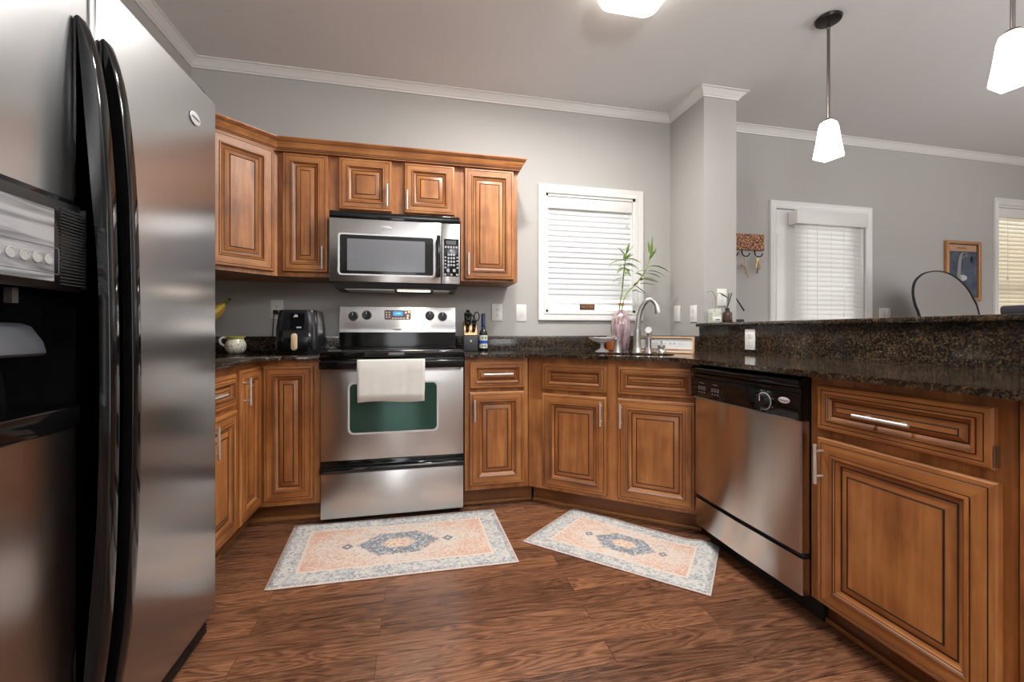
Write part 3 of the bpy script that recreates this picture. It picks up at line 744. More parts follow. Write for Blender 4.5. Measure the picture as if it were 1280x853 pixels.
# oven door
od = B().prism([(-0.374, 0.334), (0.374, 0.334), (0.374, 0.8205), (-0.374, 0.8205)], -0.062, -0.004, axis='y', bev=0.004).build('oven_door', STEEL, rg)
wr = rrect(-0.238, 0.236, 0.470, 0.748, 0.03); wi = rrect(-0.229, 0.227, 0.479, 0.739, 0.024)
B().prism(wr, -0.0660, -0.0625, holes=[wi], axis='y').build('window_bezel', BADGE, od)
B().prism(rrect(-0.2285, 0.2265, 0.4795, 0.7385, 0.023), -0.0645, -0.0625, axis='y').build('oven_window', OVENG, od)
hb = B(); hb.box(-0.374, 0.374, -0.108, -0.082, 0.822, 0.866, 0, 0.008, 3)
for s in (-0.36, 0.36): hb.box(s-0.012, s+0.012, -0.083, -0.0545, 0.830, 0.858, 0, 0.003)
hb.build('handle', BLKG, od)
dr = B().box(-0.374, 0.374, -0.062, -0.004, 0.030, 0.268, 0, 0.004).build('storage_drawer', STEEL, rg)
b = B(); b.prism([(-0.062, 0.270), (-0.078, 0.276), (-0.086, 0.290), (-0.080, 0.302), (-0.058, 0.306), (-0.056, 0.330), (-0.004, 0.330), (-0.004, 0.270)], -HW+0.001, HW-0.001, axis='x', bev=0.002)
b.build('drawer_handle', BLKG, dr)
# towel over the oven handle
tw_m, nt, tb = newmat('white_waffle_towel')
v = coords(nt, (1, 1, 1), False)
wv = N(nt, 'ShaderNodeTexWave', bands_direction='Z'); wv.inputs['Scale'].default_value = 80; L(nt, v, wv.inputs['Vector'])
wx = N(nt, 'ShaderNodeTexWave', bands_direction='X'); wx.inputs['Scale'].default_value = 80; L(nt, v, wx.inputs['Vector'])
ht = mth(nt, 'ADD', wv.outputs['Fac'], mth(nt, 'MULTIPLY', wx.outputs['Fac'], 0.4))
L(nt, ramp(nt, ht, [(0.1, srgb(216, 213, 206)), (0.9, srgb(240, 237, 230))]), tb.inputs['Base Color'])
bp = N(nt, 'ShaderNodeBump'); bp.inputs['Strength'].default_value = 0.5; bp.inputs['Distance'].default_value = 0.003
L(nt, ht, bp.inputs['Height']); L(nt, bp.outputs[0], tb.inputs['Normal']); tb.inputs['Roughness'].default_value = 0.95
def towel():
    b = B(); bm = b.bm; nx, x0, x1 = 24, -0.186, 0.162
    path = [(-0.0700, 0.700), (-0.0710, 0.78), (-0.0730, 0.855), (-0.078, 0.866), (-0.094, 0.870), (-0.108, 0.867), (-0.1130, 0.855), (-0.1135, 0.80), (-0.1140, 0.74), (-0.1145, 0.69), (-0.1145, 0.648)]
    rows = []
    for j, (y, z) in enumerate(path):
        row = []
        for i in range(nx+1):
            u = i/nx; f = max(0, j-6)/4
            wob = 0.0022*math.sin(u*17+0.4)*f+0.003*math.exp(-((u-0.55)/0.06)**2)*f
            x = x0+(x1-x0)*u+0.006*f*(0.5-u)
            row.append(bm.verts.new((x, y-abs(wob), z+(0.004*math.sin(u*6) if j == 10 else 0))))
        rows.append(row)
    for a, c_ in zip(rows, rows[1:]):
        for i in range(nx): bm.faces.new((a[i], a[i+1], c_[i+1], c_[i]))
    o = b.build('dish_towel', tw_m, None, (0, -0.602, 0))
    sm = o.modifiers.new('thickness', 'SOLIDIFY'); sm.thickness = 0.0028; sm.offset = 0
    return o
tag(towel(), 'white waffle-weave towel hanging over the oven door handle', 'towel')

# ------------------------------------------------------------------ microwave
mw = thing('microwave', 'stainless over-the-range microwave with black window and keypad', 'microwave', (0, -0.42, 1.31))
B().box(-0.376, 0.376, 0.022, 0.412, 0.0, 0.414, 0, 0.003).build('body', BLKM, mw)
vt = B().box(-0.377, 0.377, 0.0, 0.021, 0.374, 0.414, 0, 0.003); vt.build('vent', BLKG, mw)
dm = B().prism([(-0.377, 0.002), (0.262, 0.002), (0.262, 0.372), (-0.377, 0.372)], 0.0, 0.021, axis='y', bev=0.003).build('door', STEEL, mw)
B().prism(rrect(-0.330, 0.228, 0.040, 0.285, 0.018), -0.0035, -0.0004, holes=[rrect(-0.320, 0.216, 0.048, 0.277, 0.012)], axis='y').build('window_bezel', BADGE, dm)
B().prism(rrect(-0.3195, 0.2155, 0.0485, 0.2765, 0.012), -0.0015, -0.0003, axis='y').build('window_border', BLKG, dm)
B().prism(rrect(-0.279, 0.166, 0.067, 0.254, 0.004), -0.0024, -0.0017, axis='y').build('window', plain('microwave_window', srgb(120, 122, 126), 0.12), dm)
hb = B().box(0.234, 0.258, -0.046, -0.028, 0.036, 0.290, 0, 0.006)
for z in (0.06, 0.266): hb.box(0.238, 0.254, -0.030, -0.0004, z-0.018, z+0.018, 0, 0.003)
hb.build('handle', BLKG, dm)
cpn = B().box(0.265, 0.377, 0.0, 0.021, 0.002, 0.372, 0, 0.003).build('control_panel', STEEL, mw)
B().box(0.280, 0.370, -0.002, -0.0003, 0.048, 0.278, 0, 0.0006).build('keypad', BLKG, cpn)
B().box(0.292, 0.352, -0.0032, -0.0022, 0.244, 0.268).build('display', plain('microwave_display', srgb(70, 74, 76), 0.2), cpn)
kb = B(); kc = plain('key_print', srgb(168, 172, 174), 0.5)
for i in range(5): kb.box(0.285+i*0.0165, 0.296+i*0.0165, -0.0030, -0.0022, 0.222, 0.234)
kb.box(0.318, 0.330, -0.0030, -0.0022, 0.200, 0.213)
for j in range(4):
    for i in range(3): kb.prism(oval(0.308+i*0.0165, 0.181-j*0.021, 0.0065, 0.007, 12), -0.0030, -0.0022, axis='y')
    kb.box(0.284, 0.293, -0.0030, -0.0022, 0.160-j*0.021, 0.170-j*0.021).box(0.357, 0.366, -0.0030, -0.0022, 0.160-j*0.021, 0.170-j*0.021)
for x in (0.305, 0.342): kb.box(x-0.008, x+0.008, -0.0030, -0.0022, 0.076, 0.094)
for x in (0.288, 0.325, 0.360): kb.box(x-0.006, x+0.006, -0.0030, -0.0022, 0.053, 0.064)
kb.build('keys', kc, cpn)
bo = B().prism(oval(-0.060, 0.326, 0.033, 0.011), -0.004, -0.0004, axis='y', bev=0.001).build('badge', BADGE, dm)
lettering('badge_lettering', 'Whirlpool', 0.0115, GREYD, bo, (-0.060, -0.0042, 0.326), (PI/2, 0, 0), 0.0002)
ub = B(); ub.prism([(0.004, -0.001), (0.03, -0.030), (0.30, -0.036), (0.40, -0.001)], -0.36, 0.36, axis='x'); ub.build('underside', GREYD, mw)
B().box(0.0, 0.20, 0.09, 0.15, -0.0375, -0.0345, 0, 0.001).build('lamp_lens', plain('hood_lens', srgb(255, 235, 215), 0.4, emit=srgb(255, 226, 200), es=4.0), mw)
B().box(-0.30, -0.02, 0.06, 0.26, -0.0372, -0.0345).build('grease_filter', CHROME, mw)
B().box(0.22, 0.32, 0.06, 0.26, -0.0372, -0.0345).build('grease_filter', CHROME, mw)

# ------------------------------------------------------------------ dishwasher (faces -x)
dw = thing('dishwasher', 'stainless dishwasher with black control strip in the peninsula', 'dishwasher', (1.425, -1.236, 0), -PI/2)
DWW = 0.592
B().box(0.004, DWW-0.004, 0.030, 0.60, 0.10, 0.862).build('body', BLKM, dw)
B().box(0.0, DWW, 0.09, 0.60, 0.0, 0.098).build('base', BLKM, dw)
dd_ = B().prism([(0.000, 0.030), (0.006, 0.006), (0.020, 0.000), (DWW/2, -0.006), (DWW-0.012, 0.000), (DWW-0.003, 0.004), (DWW, 0.030)], 0.246, 0.706).build('door', STEELD, dw)
B().box(0.004, DWW-0.004, 0.012, 0.029, 0.228, 0.245).build('gap_strip', BLKM, dw)
B().prism([(0.000, 0.034), (0.006, 0.008), (0.020, 0.003), (DWW/2, -0.003), (DWW-0.012, 0.003), (DWW-0.003, 0.007), (DWW, 0.034)], 0.098, 0.226).build('kick_panel', STEELD, dw)
cp = B(); cp.prism([(-0.014, 0.708), (-0.016, 0.800), (-0.004, 0.806), (-0.004, 0.818), (-0.018, 0.828), (-0.016, 0.846), (-0.006, 0.856), (0.029, 0.858), (0.029, 0.708)], 0.0, DWW, axis='x', bev=0.0025)
cp = cp.build('control_panel', BLKG, dw)
B().box(0.02, DWW-0.012, -0.0175, -0.0155, 0.7085, 0.7115).build('trim_line', GREYP, cp)
dl = B().lathe([(0.0, -0.0165), (0.030, -0.0165), (0.030, -0.020), (0.026, -0.023), (0.024, -0.038), (0.0, -0.038)], (0.445, 0, 0.755), 30, axis='y').build('dial', BLKS, cp)
B().lathe([(0.0305, -0.0168), (0.0335, -0.0168), (0.0335, -0.0182), (0.0305, -0.0182)], (0.445, 0, 0.755), 30, axis='y').build('dial_ring', plain('dial_ring', srgb(186, 186, 186), 0.4), dl)
B().box(0.4435, 0.4465, -0.0392, -0.0381, 0.757, 0.777).build('dial_pointer', BADGE, dl)
mk = B()
for i in range(8):
    a = R(20+45*i); mk.box(0.445+0.041*math.cos(a)-0.003, 0.445+0.041*math.cos(a)+0.003, -0.0162, -0.0156, 0.755+0.041*math.sin(a)-0.001, 0.755+0.041*math.sin(a)+0.001)
mk.build('dial_marks', plain('button_print', srgb(150, 150, 152), 0.5), cp)
for gx in (0.075, 0.165):
    mk = B()
    mk.box(gx-0.010, gx+0.022, -0.0162, -0.0156, 0.780, 0.7815)
    for i in range(3):
        mk.prism(oval(gx-0.012+i*0.018, 0.757, 0.006, 0.0085, 12), -0.0162, -0.0156, holes=[oval(gx-0.012+i*0.018, 0.757, 0.0048, 0.0072, 12)], axis='y')
        mk.box(gx-0.015+i*0.018, gx-0.009+i*0.018, -0.0162, -0.0156, 0.736, 0.7395)
    mk.build('button_print', plain('button_print', srgb(150, 150, 152), 0.5), cp)
bo = B().prism(oval(0.535, 0.772, 0.024, 0.011), -0.0195, -0.0156, axis='y', bev=0.001).build('badge', BADGE, cp)
lettering('badge_lettering', 'Whirlpool', 0.0095, GREYD, bo, (0.535, -0.0197, 0.772), (PI/2, 0, 0), 0.0002)

# ------------------------------------------------------------------ rugs
def rug(name, corners, hx, hy, label, lift=None):
    b = B(); bm = b.bm; nx, ny = 40, 20
    A, B_, C_, D_ = [Vector(p) for p in corners]      # back-left, back-right, front-right, front-left
    uvl = bm.loops.layers.uv.new('UVMap')
    gr = []
    for j in range(ny+1):
        row = []
        for i in range(nx+1):
            u, v = i/nx, j/ny
            p = (A*(1-u)+B_*u)*(1-v)+(D_*(1-u)+C_*u)*v
            z = 0.006+0.0015*math.sin(u*9)*(1-v)
            if lift: z += lift(u, v)
            row.append((bm.verts.new((p.x, p.y, z)), u, 1-v))
        gr.append(row)
    for j in range(ny):
        for i in range(nx):
            q = [gr[j+1][i], gr[j+1][i+1], gr[j][i+1], gr[j][i]]
            f = bm.faces.new([t[0] for t in q])
            for lp, t in zip(f.loops, q): lp[uvl].uv = (t[1], t[2])
    o = b.build(name, rug_mat(name+'_weave', hx, hy))
    sm = o.modifiers.new('thickness', 'SOLIDIFY'); sm.thickness = 0.004; sm.offset = -1
    return tag(o, label, 'rug', 'kitchen rugs')
rug('rug', [(-0.503, -0.640), (0.545, -0.667), (0.560, -1.230), (-0.463, -1.216)], 0.515, 0.285, 'faded blue and peach oriental rug lying in front of the range')
rug('rug', [(1.000, -0.742), (1.505, -1.318), (1.222, -1.624), (0.618, -1.055)], 0.41, 0.265, 'faded blue and peach oriental rug lying in front of the sink cabinet',
    lambda u, v: 0.022*math.exp(-((u-0.93)/0.07)**2-((v-0.08)/0.25)**2))

# ------------------------------------------------------------------ wall plates
def plate(kind, label, loc, rz, wdt=0.078, hgt=0.124, group='wall plates'):
    nm = {'outlet': 'power_outlet', 'switch': 'light_switch'}[kind]
    t = thing(nm, label, nm.replace('_', ' '), loc, rz, group)
    B().box(-wdt/2, wdt/2, -0.007, -0.0005, -hgt/2, hgt/2, 0, 0.003).build('plate', WPLATE, t)
    if kind == 'outlet':
        for s in (-1, 1):
            f = B().prism(rrect(-0.017, 0.017, s*0.020-0.014, s*0.020+0.014, 0.006), -0.009, -0.0071, axis='y').build('socket', WPLATE, t)
            B().box(-0.0075, -0.0055, -0.0096, -0.0091, s*0.020-0.002, s*0.020+0.007).box(0.0055, 0.0075, -0.0096, -0.0091, s*0.020-0.002, s*0.020+0.007).prism(oval(0, s*0.020-0.0075, 0.0028, 0.0028, 10), -0.0096, -0.0091, axis='y').build('slots', SLOT, f)
    else:
        n = 2 if wdt > 0.1 else 1
        for i in range(n):
            cx = 0 if n == 1 else (-0.023+0.046*i)
            B().box(cx-0.0165, cx+0.0165, -0.0088, -0.0071, -0.033, 0.033, 0, 0.001).build('rocker', plain('rocker_white', srgb(218, 216, 212), 0.3), t)
    return t
plate('outlet', 'white power outlet with a black plug, behind the air fryer', (-0.777, 0, 1.165), 0)
plate('outlet', 'white power outlet on the wall above the slim oil bottle', (0.687, 0, 1.160), 0)
plate('switch', 'white rocker switch on the wall just beside the kitchen window', (0.869, 0, 1.158), 0)
plate('switch', 'white rocker switch nearer the inside corner of the wall stub', (2.0995, -0.098, 1.158), -PI/2)
plate('outlet', 'white power outlet on the wall stub just above the bar corner', (2.0995, -0.300, 1.150), -PI/2)
plate('outlet', 'white power outlet behind the reed diffuser on the wall stub end', (2.243, -0.4105, 1.263), 0)
plate('outlet', 'white power outlet mounted on the speckled granite splash panel', (2.0588, -0.888, 0.972), -PI/2)
plate('switch', 'wide white double switch beside the dining room door', (4.285, 0, 1.175), 0, 0.125, 0.118)

# ------------------------------------------------------------------ blinds
def blind(name, label, x0, x1, ztop, zbot, yc, head_h, head_d, mat, pitch, tilt, over=0.0, rail=True, cords=((0.12, 0.5), (0.88, 0.3))):
    t = thing(name, label, 'window blind', ((x0+x1)/2, yc, ztop), 0, 'window blinds'); hw = (x1-x0)/2
    B().box(-hw-over, hw+over, -head_d/2, head_d/2, -head_h, 0, 0, 0.003).build('headrail', WHITE, t)
    b = B(); z = -head_h-pitch*0.4; H = ztop-zbot
    while z > -H+0.03:
        d = 0.025; c_, s_ = math.cos(tilt)*d, math.sin(tilt)*d
        b.prism([(-c_, z-s_), (-c_*0.0, z+0.004), (c_, z+s_), (c_, z+s_+0.0026), (0.0, z+0.0066), (-c_, z-s_+0.0026)], -hw, hw, axis='x'); z -= pitch
    b.build('slats', mat, t)
    if rail: B().box(-hw, hw, -0.014, 0.014, -H, -H+0.022, 0, 0.003).build('bottom_rail', WHITE, t)
    for f, ln in cords:
        x = -hw+2*hw*f; cz = -head_h-(H-head_h)*ln
        B().tube([(x, -0.030, -head_h), (x, -0.031, cz)], 0.0012, 6).lathe([(0.0, cz+0.004), (0.003, cz), (0.0065, cz-0.028), (0.005, cz-0.032), (0.0, cz-0.032)], (x, -0.031, 0), 10).build('cord', WHITE, t)
    lad = B()
    for f in (0.15, 0.5, 0.85):
        x = -hw+2*hw*f; lad.box(x-0.0008, x+0.0008, -0.0245, -0.0238, -H+0.02, -head_h)
    lad.build('ladder_cords', WHITE, t)
    return t
blind('window_blind', 'closed white slat blind in the small kitchen window', K0+0.022, K1-0.022, KZ1-0.022, 1.225, 0.032, 0.085, 0.05, SLATK, 0.0405, R(72), cords=((0.10, 0.97), (0.22, 0.75), (0.93, 0.10)))
blind('window_blind', 'white slat blind with box valance on the dining room door', 3.245, 3.955, 2.045, 0.30, -0.052, 0.115, 0.09, SLATW, 0.0405, R(70), 0.02, cords=((0.28, 0.48), (0.68, 0.46)))
blind('window_blind', 'cream slat blind in the tall far dining window', F0+0.022, F1-0.022, FZ1-0.022, FZ0+0.03, 0.032, 0.09, 0.05, SLATC, 0.0405, R(62))
pq = B().box(-0.062, 0.062, -0.012, 0.0, -0.023, 0.023, 0, 0.002).build('plaque', wood('plaque_wood', (4, 40, 40), srgb(74, 48, 32), srgb(104, 70, 46), srgb(124, 86, 56), 0.6), None, (1.394, 0.0165, 1.208))
tag(pq, 'small dark wooden plaque on the sill of the kitchen window', 'plaque')
B().sphere((0.0, -0.0125, 0.0), 0.007, 0, (1, 0.3, 1)).box(-0.045, -0.015, -0.0132, -0.0121, -0.006, 0.004).box(0.018, 0.045, -0.0132, -0.0121, -0.004, 0.006).build('carving', plain('plaque_carving', srgb(150, 104, 66), 0.6), pq)

# ------------------------------------------------------------------ lights one can see
SHADE_W = plain('lit_opal_glass', srgb(255, 250, 242), 0.4, emit=srgb(255, 246, 234), es=5.0)
BRZ = plain('dark_bronze', srgb(52, 46, 44), 0.35, 0.8)
STEM = plain('pendant_stem_metal', srgb(120, 112, 106), 0.3, 0.9)
def pendant(label, x, y, zb, yaw):
    t = thing('pendant_light', label, 'pendant lamp', (x, y, CZ), yaw, 'bar pendants')
    B().lathe([(0.0, -0.001), (0.060, -0.001), (0.064, -0.006), (0.060, -0.018), (0.030, -0.024), (0.0, -0.024)], (0, 0, 0), 32).build('canopy', BRZ, t)
    cb = B()
    for i, z in enumerate((-0.034, -0.052)):
        pts = [(0.008*math.cos(a)*(1 if i == 0 else 0), 0.008*math.cos(a)*(1 if i == 1 else 0), z+0.011*math.sin(a)) for a in [2*PI*k/12 for k in range(13)]]
        cb.tube(pts, 0.0022, 6)
    cb.build('chain', BRZ, t)
    zt = zb+0.205-CZ
    B().tube([(0, 0, -0.062), (0, 0, zt+0.01)], 0.0075, 12).build('stem', STEM, t)
    B().lathe([(0.011, zt+0.014), (0.022, zt+0.008), (0.026, zt), (0.0, zt-0.004)], (0, 0, 0), 24).build('socket_cap', STEM, t)
    # square flared glass shade
    b = B(); bm = b.bm; rings = []
    for z, h, r in ((zt-0.001, 0.022, 0.014), (zt-0.010, 0.031, 0.012), (zt-0.035, 0.036, 0.010), (zt-0.120, 0.044, 0.008), (zt-0.192, 0.052, 0.005), (zt-0.200, 0.051, 0.005), (zt-0.188, 0.047, 0.005)):
        rings.append([bm.verts.new((px, py, z)) for px, py in rrect(-h, h, -h, h, r, 4)])
    n = len(rings[0])
    for a, c_ in zip(rings, rings[1:]):
        for i in range(n): bm.faces.new((a[i], a[(i+1) % n], c_[(i+1) % n], c_[i]))
    bm.faces.new(rings[0]); bm.faces.new(rings[-1][::-1])
    bmesh.ops.recalc_face_normals(bm, faces=bm.faces[:])
    b.build('shade', SHADE_W, t)
pendant('lit pendant lamp over the bar, hanging nearer the grey wall stub', 2.318, -1.155, 1.966, R(8))
pendant('lit pendant lamp over the bar at the edge of the picture, nearer the camera', 2.362, -1.868, 1.966, R(8))
t = thing('ceiling_light', 'square flush ceiling light with glowing white diffuser', 'ceiling light', (1.16, -1.19, CZ))
B().box(-0.13, 0.13, -0.13, 0.13, -0.02, -0.0005, 0, 0.004).build('base', WHITE, t)
b = B(); bm = b.bm; rings = []
for z, h, r in ((-0.0205, 0.150, 0.05), (-0.05, 0.162, 0.06), (-0.085, 0.150, 0.06), (-0.105, 0.11, 0.05), (-0.112, 0.05, 0.03)):
    rings.append([bm.verts.new((px, py, z)) for px, py in rrect(-h, h, -h, h, r, 6)])
n = len(rings[0])
for a, c_ in zip(rings, rings[1:]):
    for i in range(n): bm.faces.new((a[i], a[(i+1) % n], c_[(i+1) % n], c_[i]))
bm.faces.new(rings[0]); bm.faces.new(rings[-1][::-1]); bmesh.ops.recalc_face_normals(bm, faces=bm.faces[:])
b.build('diffuser', plain('flush_diffuser', srgb(255, 250, 242), 0.4, emit=srgb(255, 246, 232), es=4.5), t)
t = thing('recessed_downlight', 'round recessed downlight in the kitchen ceiling', 'downlight', (0.63, -1.05, CZ))
B().lathe([(0.078, -0.0005), (0.095, -0.0005), (0.095, -0.004), (0.090, -0.007), (0.078, -0.005)], (0, 0, 0), 32).build('trim_ring', WHITE, t)
B().lathe([(0.0, -0.0006), (0.077, -0.0006), (0.077, -0.003), (0.0, -0.003)], (0, 0, 0), 32).build('lens', plain('downlight_lens', srgb(255, 250, 240), 0.4, emit=srgb(255, 244, 228), es=8.0), t)

# ------------------------------------------------------------------ small things on the worktops
ZC = CT1+0.0008
# air fryer
af = thing('air_fryer', 'black rounded air fryer with a beige pull handle', 'air fryer', (-0.545, -0.335, ZC))
def sq_rings(spec, r, n=6):
    b = B(); bm = b.bm; rings = []
    for z, hx, hy in spec: rings.append([bm.verts.new((px, py, z)) for px, py in [(x, y) for x, y in rrect(-hx, hx, -hy, hy, r, n)]])
    m = len(rings[0])
    for a, c_ in zip(rings, rings[1:]):
        for i in range(m): bm.faces.new((a[i], a[(i+1) % m], c_[(i+1) % m], c_[i]))
    bm.faces.new(rings[0][::-1]); bm.faces.new(rings[-1]); bmesh.ops.recalc_face_normals(bm, faces=bm.faces[:])
    return b
AFB = plain('air_fryer_black', srgb(24, 25, 28), 0.22)
sq_rings([(0.0, 0.108, 0.125), (0.010, 0.112, 0.129), (0.035, 0.1135, 0.130), (0.15, 0.112, 0.128), (0.235, 0.102, 0.118), (0.250, 0.098, 0.114), (0.2535, 0.092, 0.108)], 0.045).build('housing', AFB, af)
bk = B(); bm = bk.bm; fr = []
for z, y in ((0.020, -0.1335), (0.135, -0.1325)):
    fr.append([bm.verts.new((x, y+0.010*(x/0.09)**2*1.0, z)) for x in (-0.085, -0.06, -0.03, 0, 0.03, 0.06, 0.085)])
for i in range(6): bm.faces.new((fr[0][i], fr[0][i+1], fr[1][i+1], fr[1][i]))
bk = bk.build('basket', AFB, af); sm = bk.modifiers.new('thickness', 'SOLIDIFY'); sm.thickness = 0.004; sm.offset = 1
B().prism(rrect(-0.0145, 0.0145, 0.026, 0.120, 0.0144, 6), -0.168, -0.146, axis='y', bev=0.004).box(-0.010, 0.010, -0.147, -0.137, 0.09, 0.108).box(-0.010, 0.010, -0.147, -0.137, 0.036, 0.054).build('handle', plain('beige_handle', srgb(214, 190, 150), 0.45), bk)
wm = plain('white_print', srgb(225, 225, 225), 0.5)
def af_slab(b, x0, x1, z0, z1, off, th=0.0008):
    yy = lambda z: -0.1284+(z-0.142)*0.1064
    return b.prism([(yy(z0)-off-th, z0), (yy(z1)-off-th, z1), (yy(z1)-off, z1), (yy(z0)-off, z0)], x0, x1, axis='x')
pl = af_slab(B(), -0.030, 0.045, 0.145, 0.232, 0.0004).build('touch_panel', BLKG, af)
b = B()
for q in ((-0.006, -0.001, 0.212, 0.226), (-0.012, -0.006, 0.212, 0.216), (0.002, 0.0055, 0.212, 0.226), (0.006, 0.009, 0.212, 0.222)): af_slab(b, *q, 0.0014, 0.0005)
b.build('brand_mark', wm, pl)
af_slab(B(), 0.004, 0.030, 0.150, 0.157, 0.0014, 0.0005).build('indicator', plain('pale_blue_print', srgb(170, 195, 215), 0.5), pl)
cd = B().tube(chain([(-0.777, -0.030, 1.145), (-0.784, -0.040, 1.120), (-0.790, -0.040, 1.02), (-0.792, -0.050, 0.93), (-0.775, -0.10, 0.897), (-0.70, -0.15, 0.893), (-0.640, -0.17, 0.893)], 6), 0.0032, 8)
cd.box(-0.793, -0.761, -0.036, -0.0095, 1.132, 1.160, 0, 0.006)
cd.move((0.545, 0.335, -ZC)); cd.build('power_cord', BLKS, af)
# speckled jug
jm, nt, jb = newmat('speckled_ceramic')
vo = N(nt, 'ShaderNodeTexVoronoi'); vo.inputs['Scale'].default_value = 125; L(nt, coords(nt, (1, 1, 1), False), vo.inputs['Vector'])
vd = vo.outputs['Distance']; sp = N(nt, 'ShaderNodeSeparateColor'); L(nt, vo.outputs['Color'], sp.inputs[0])
dotc = ramp(nt, sp.outputs[0], [(0.0, srgb(60, 62, 40)), (0.35, srgb(196, 190, 60)), (0.6, srgb(150, 160, 70)), (0.8, srgb(200, 110, 90)), (0.9, srgb(80, 80, 80))], 'CONSTANT')
L(nt, mixc(nt, mth(nt, 'LESS_THAN', vd, 0.36), srgb(228, 224, 210), dotc), jb.inputs['Base Color']); jb.inputs['Roughness'].default_value = 0.15
jg = thing('ceramic_jug', 'small white speckled ceramic jug with a yellow rim', 'jug', (-0.945, -0.20, ZC), R(8))
B().lathe([(0.0, 0.0), (0.036, 0.0), (0.047, 0.010), (0.055, 0.030), (0.056, 0.048), (0.050, 0.068), (0.043, 0.080), (0.041, 0.088), (0.038, 0.088), (0.036, 0.07), (0.0, 0.06)], n=32).build('body', jm, jg)
B().lathe([(0.042, 0.084), (0.045, 0.090), (0.052, 0.098), (0.053, 0.102), (0.047, 0.102), (0.040, 0.096), (0.038, 0.086)], n=32).build('rim', plain('yellow_glaze', srgb(206, 200, 112), 0.15), jg)
B().tube(chain([(-0.044, 0, 0.090), (-0.066, 0, 0.094), (-0.080, 0, 0.080), (-0.076, 0, 0.060), (-0.055, 0, 0.042)], 6), 0.0065, 10).build('handle', plain('white_glaze', srgb(228, 226, 218), 0.15), jg)
# little shaker half behind the refrigerator
t = thing('spice_shaker', 'small terracotta shaker half hidden behind the refrigerator', 'shaker', (-1.075, -0.30, ZC))
B().lathe([(0.0, 0.0), (0.022, 0.0), (0.023, 0.02), (0.019, 0.038), (0.0, 0.038)], n=20).build('body', plain('terracotta', srgb(196, 140, 112), 0.5), t)
B().lathe([(0.0, 0.0384), (0.019, 0.0384), (0.021, 0.046), (0.014, 0.054), (0.0, 0.055)], n=20).build('lid', plain('terracotta_lid', srgb(206, 160, 134), 0.5), t)
# bananas on a hook stand behind the refrigerator edge
bs = thing('banana_stand', 'dark wire banana stand hidden behind the refrigerator', 'stand', (-1.130, -0.22, ZC))
B().lathe([(0.0, 0.0), (0.060, 0.0), (0.060, 0.006), (0.0, 0.008)], n=28).build('base', BLKM, bs)
B().tube(chain([(-0.05, 0, 0.006), (-0.06, 0, 0.12), (-0.05, 0, 0.24), (-0.01, 0, 0.275), (0.035, 0, 0.262)], 6), 0.004, 8).build('hook', BLKM, bs)
YEL = plain('banana_yellow', srgb(206, 168, 62), 0.45); BGR = plain('banana_stem', srgb(120, 116, 60), 0.5); BTIP = plain('banana_tip', srgb(48, 46, 42), 0.6)
bn = thing('banana_bunch', 'bunch of yellow bananas peeking out beside the refrigerator', 'bananas', (-0.975, -0.22, 1.205))
for a, l in ((0.0, 1.0), (0.5, 0.96), (-0.45, 0.92)):
    pts = chain([(-0.014, 0, -0.012), (-0.038, 0.012*a, -0.040), (-0.066, 0.05*a, -0.075*l), (-0.115, 0.07*a, -0.125*l), (-0.165, 0.06*a, -0.150*l)], 5)
    rr = [1.25*q for q in [0.006, 0.007, 0.009, 0.012, 0.014, 0.0155, 0.017, 0.018, 0.0185, 0.019, 0.019, 0.0185, 0.018, 0.017, 0.016, 0.0145, 0.013, 0.011, 0.009, 0.006, 0.004]]
    B().tube(pts, rr[:len(pts)], 8).build('banana', YEL, bn)
B().tube([(-0.022, 0, -0.020), (-0.006, 0, -0.004), (0.003, 0, 0.004)], [0.012, 0.010, 0.008], 8).build('stem', BGR, bn)
B().tube([(0.0031, 0, 0.0045), (0.010, 0, 0.010)], [0.009, 0.007], 8).build('stem_tip', BTIP, bn)
# knife block with knives and scissors
kbk = thing('knife_block', 'charcoal knife block with a pale wooden slanted face', 'knife block', (0.472, -0.175, ZC), R(-3))
KG = plain('block_charcoal', srgb(58, 58, 62), 0.45)
KW = wood('block_bamboo', (40, 40, 4), srgb(196, 150, 96), srgb(218, 176, 122), srgb(230, 196, 146), 0.5)
B().prism([(-0.052, 0.0), (-0.052, 0.102), (-0.046, 0.102), (0.040, 0.205), (0.075, 0.190), (0.075, 0.0)], -0.047, 0.047, axis='x', bev=0.004).build('body', KG, kbk)
sl = math.atan2(0.103, 0.086)
fc = B().prism(rrect(-0.043, 0.043, 0.004, 0.132, 0.010), -0.004, -0.0005, axis='y')
fc.build('slot_face', KW, kbk, (0, -0.046, 0.102), rot=(-(PI/2-sl), 0, 0))
HB = plain('knife_handle_black', srgb(22, 22, 23), 0.35)
def face_pt(x, d, off=0.006): # point on the slanted face, d along it
    ly, lz = -0.046+math.cos(sl)*d-math.sin(sl)*off, 0.102+math.sin(sl)*d+math.cos(sl)*off
    c_, s_ = math.cos(R(-3)), math.sin(R(-3))
    return Vector((0.472+x*c_-ly*s_, -0.175+x*s_+ly*c_, ZC+lz))
nrm = Vector((0, -math.sin(sl), math.cos(sl)))
specs = [(-0.022, 0.030, 0.095, 0.010, 'longer-handled black knife in the lower row of the knife block'), (0.020, 0.032, 0.088, 0.010, 'black knife beside it in the lower row, under the scissors'),
         (-0.030, 0.088, 0.085, 0.0095, 'black knife in the upper row at the range side of the block'), (-0.006, 0.092, 0.080, 0.0095, 'black knife in the upper row next to the scissors'),
         (-0.018, 0.112, 0.085, 0.0095, 'tallest black knife, at the top of the knife block')]
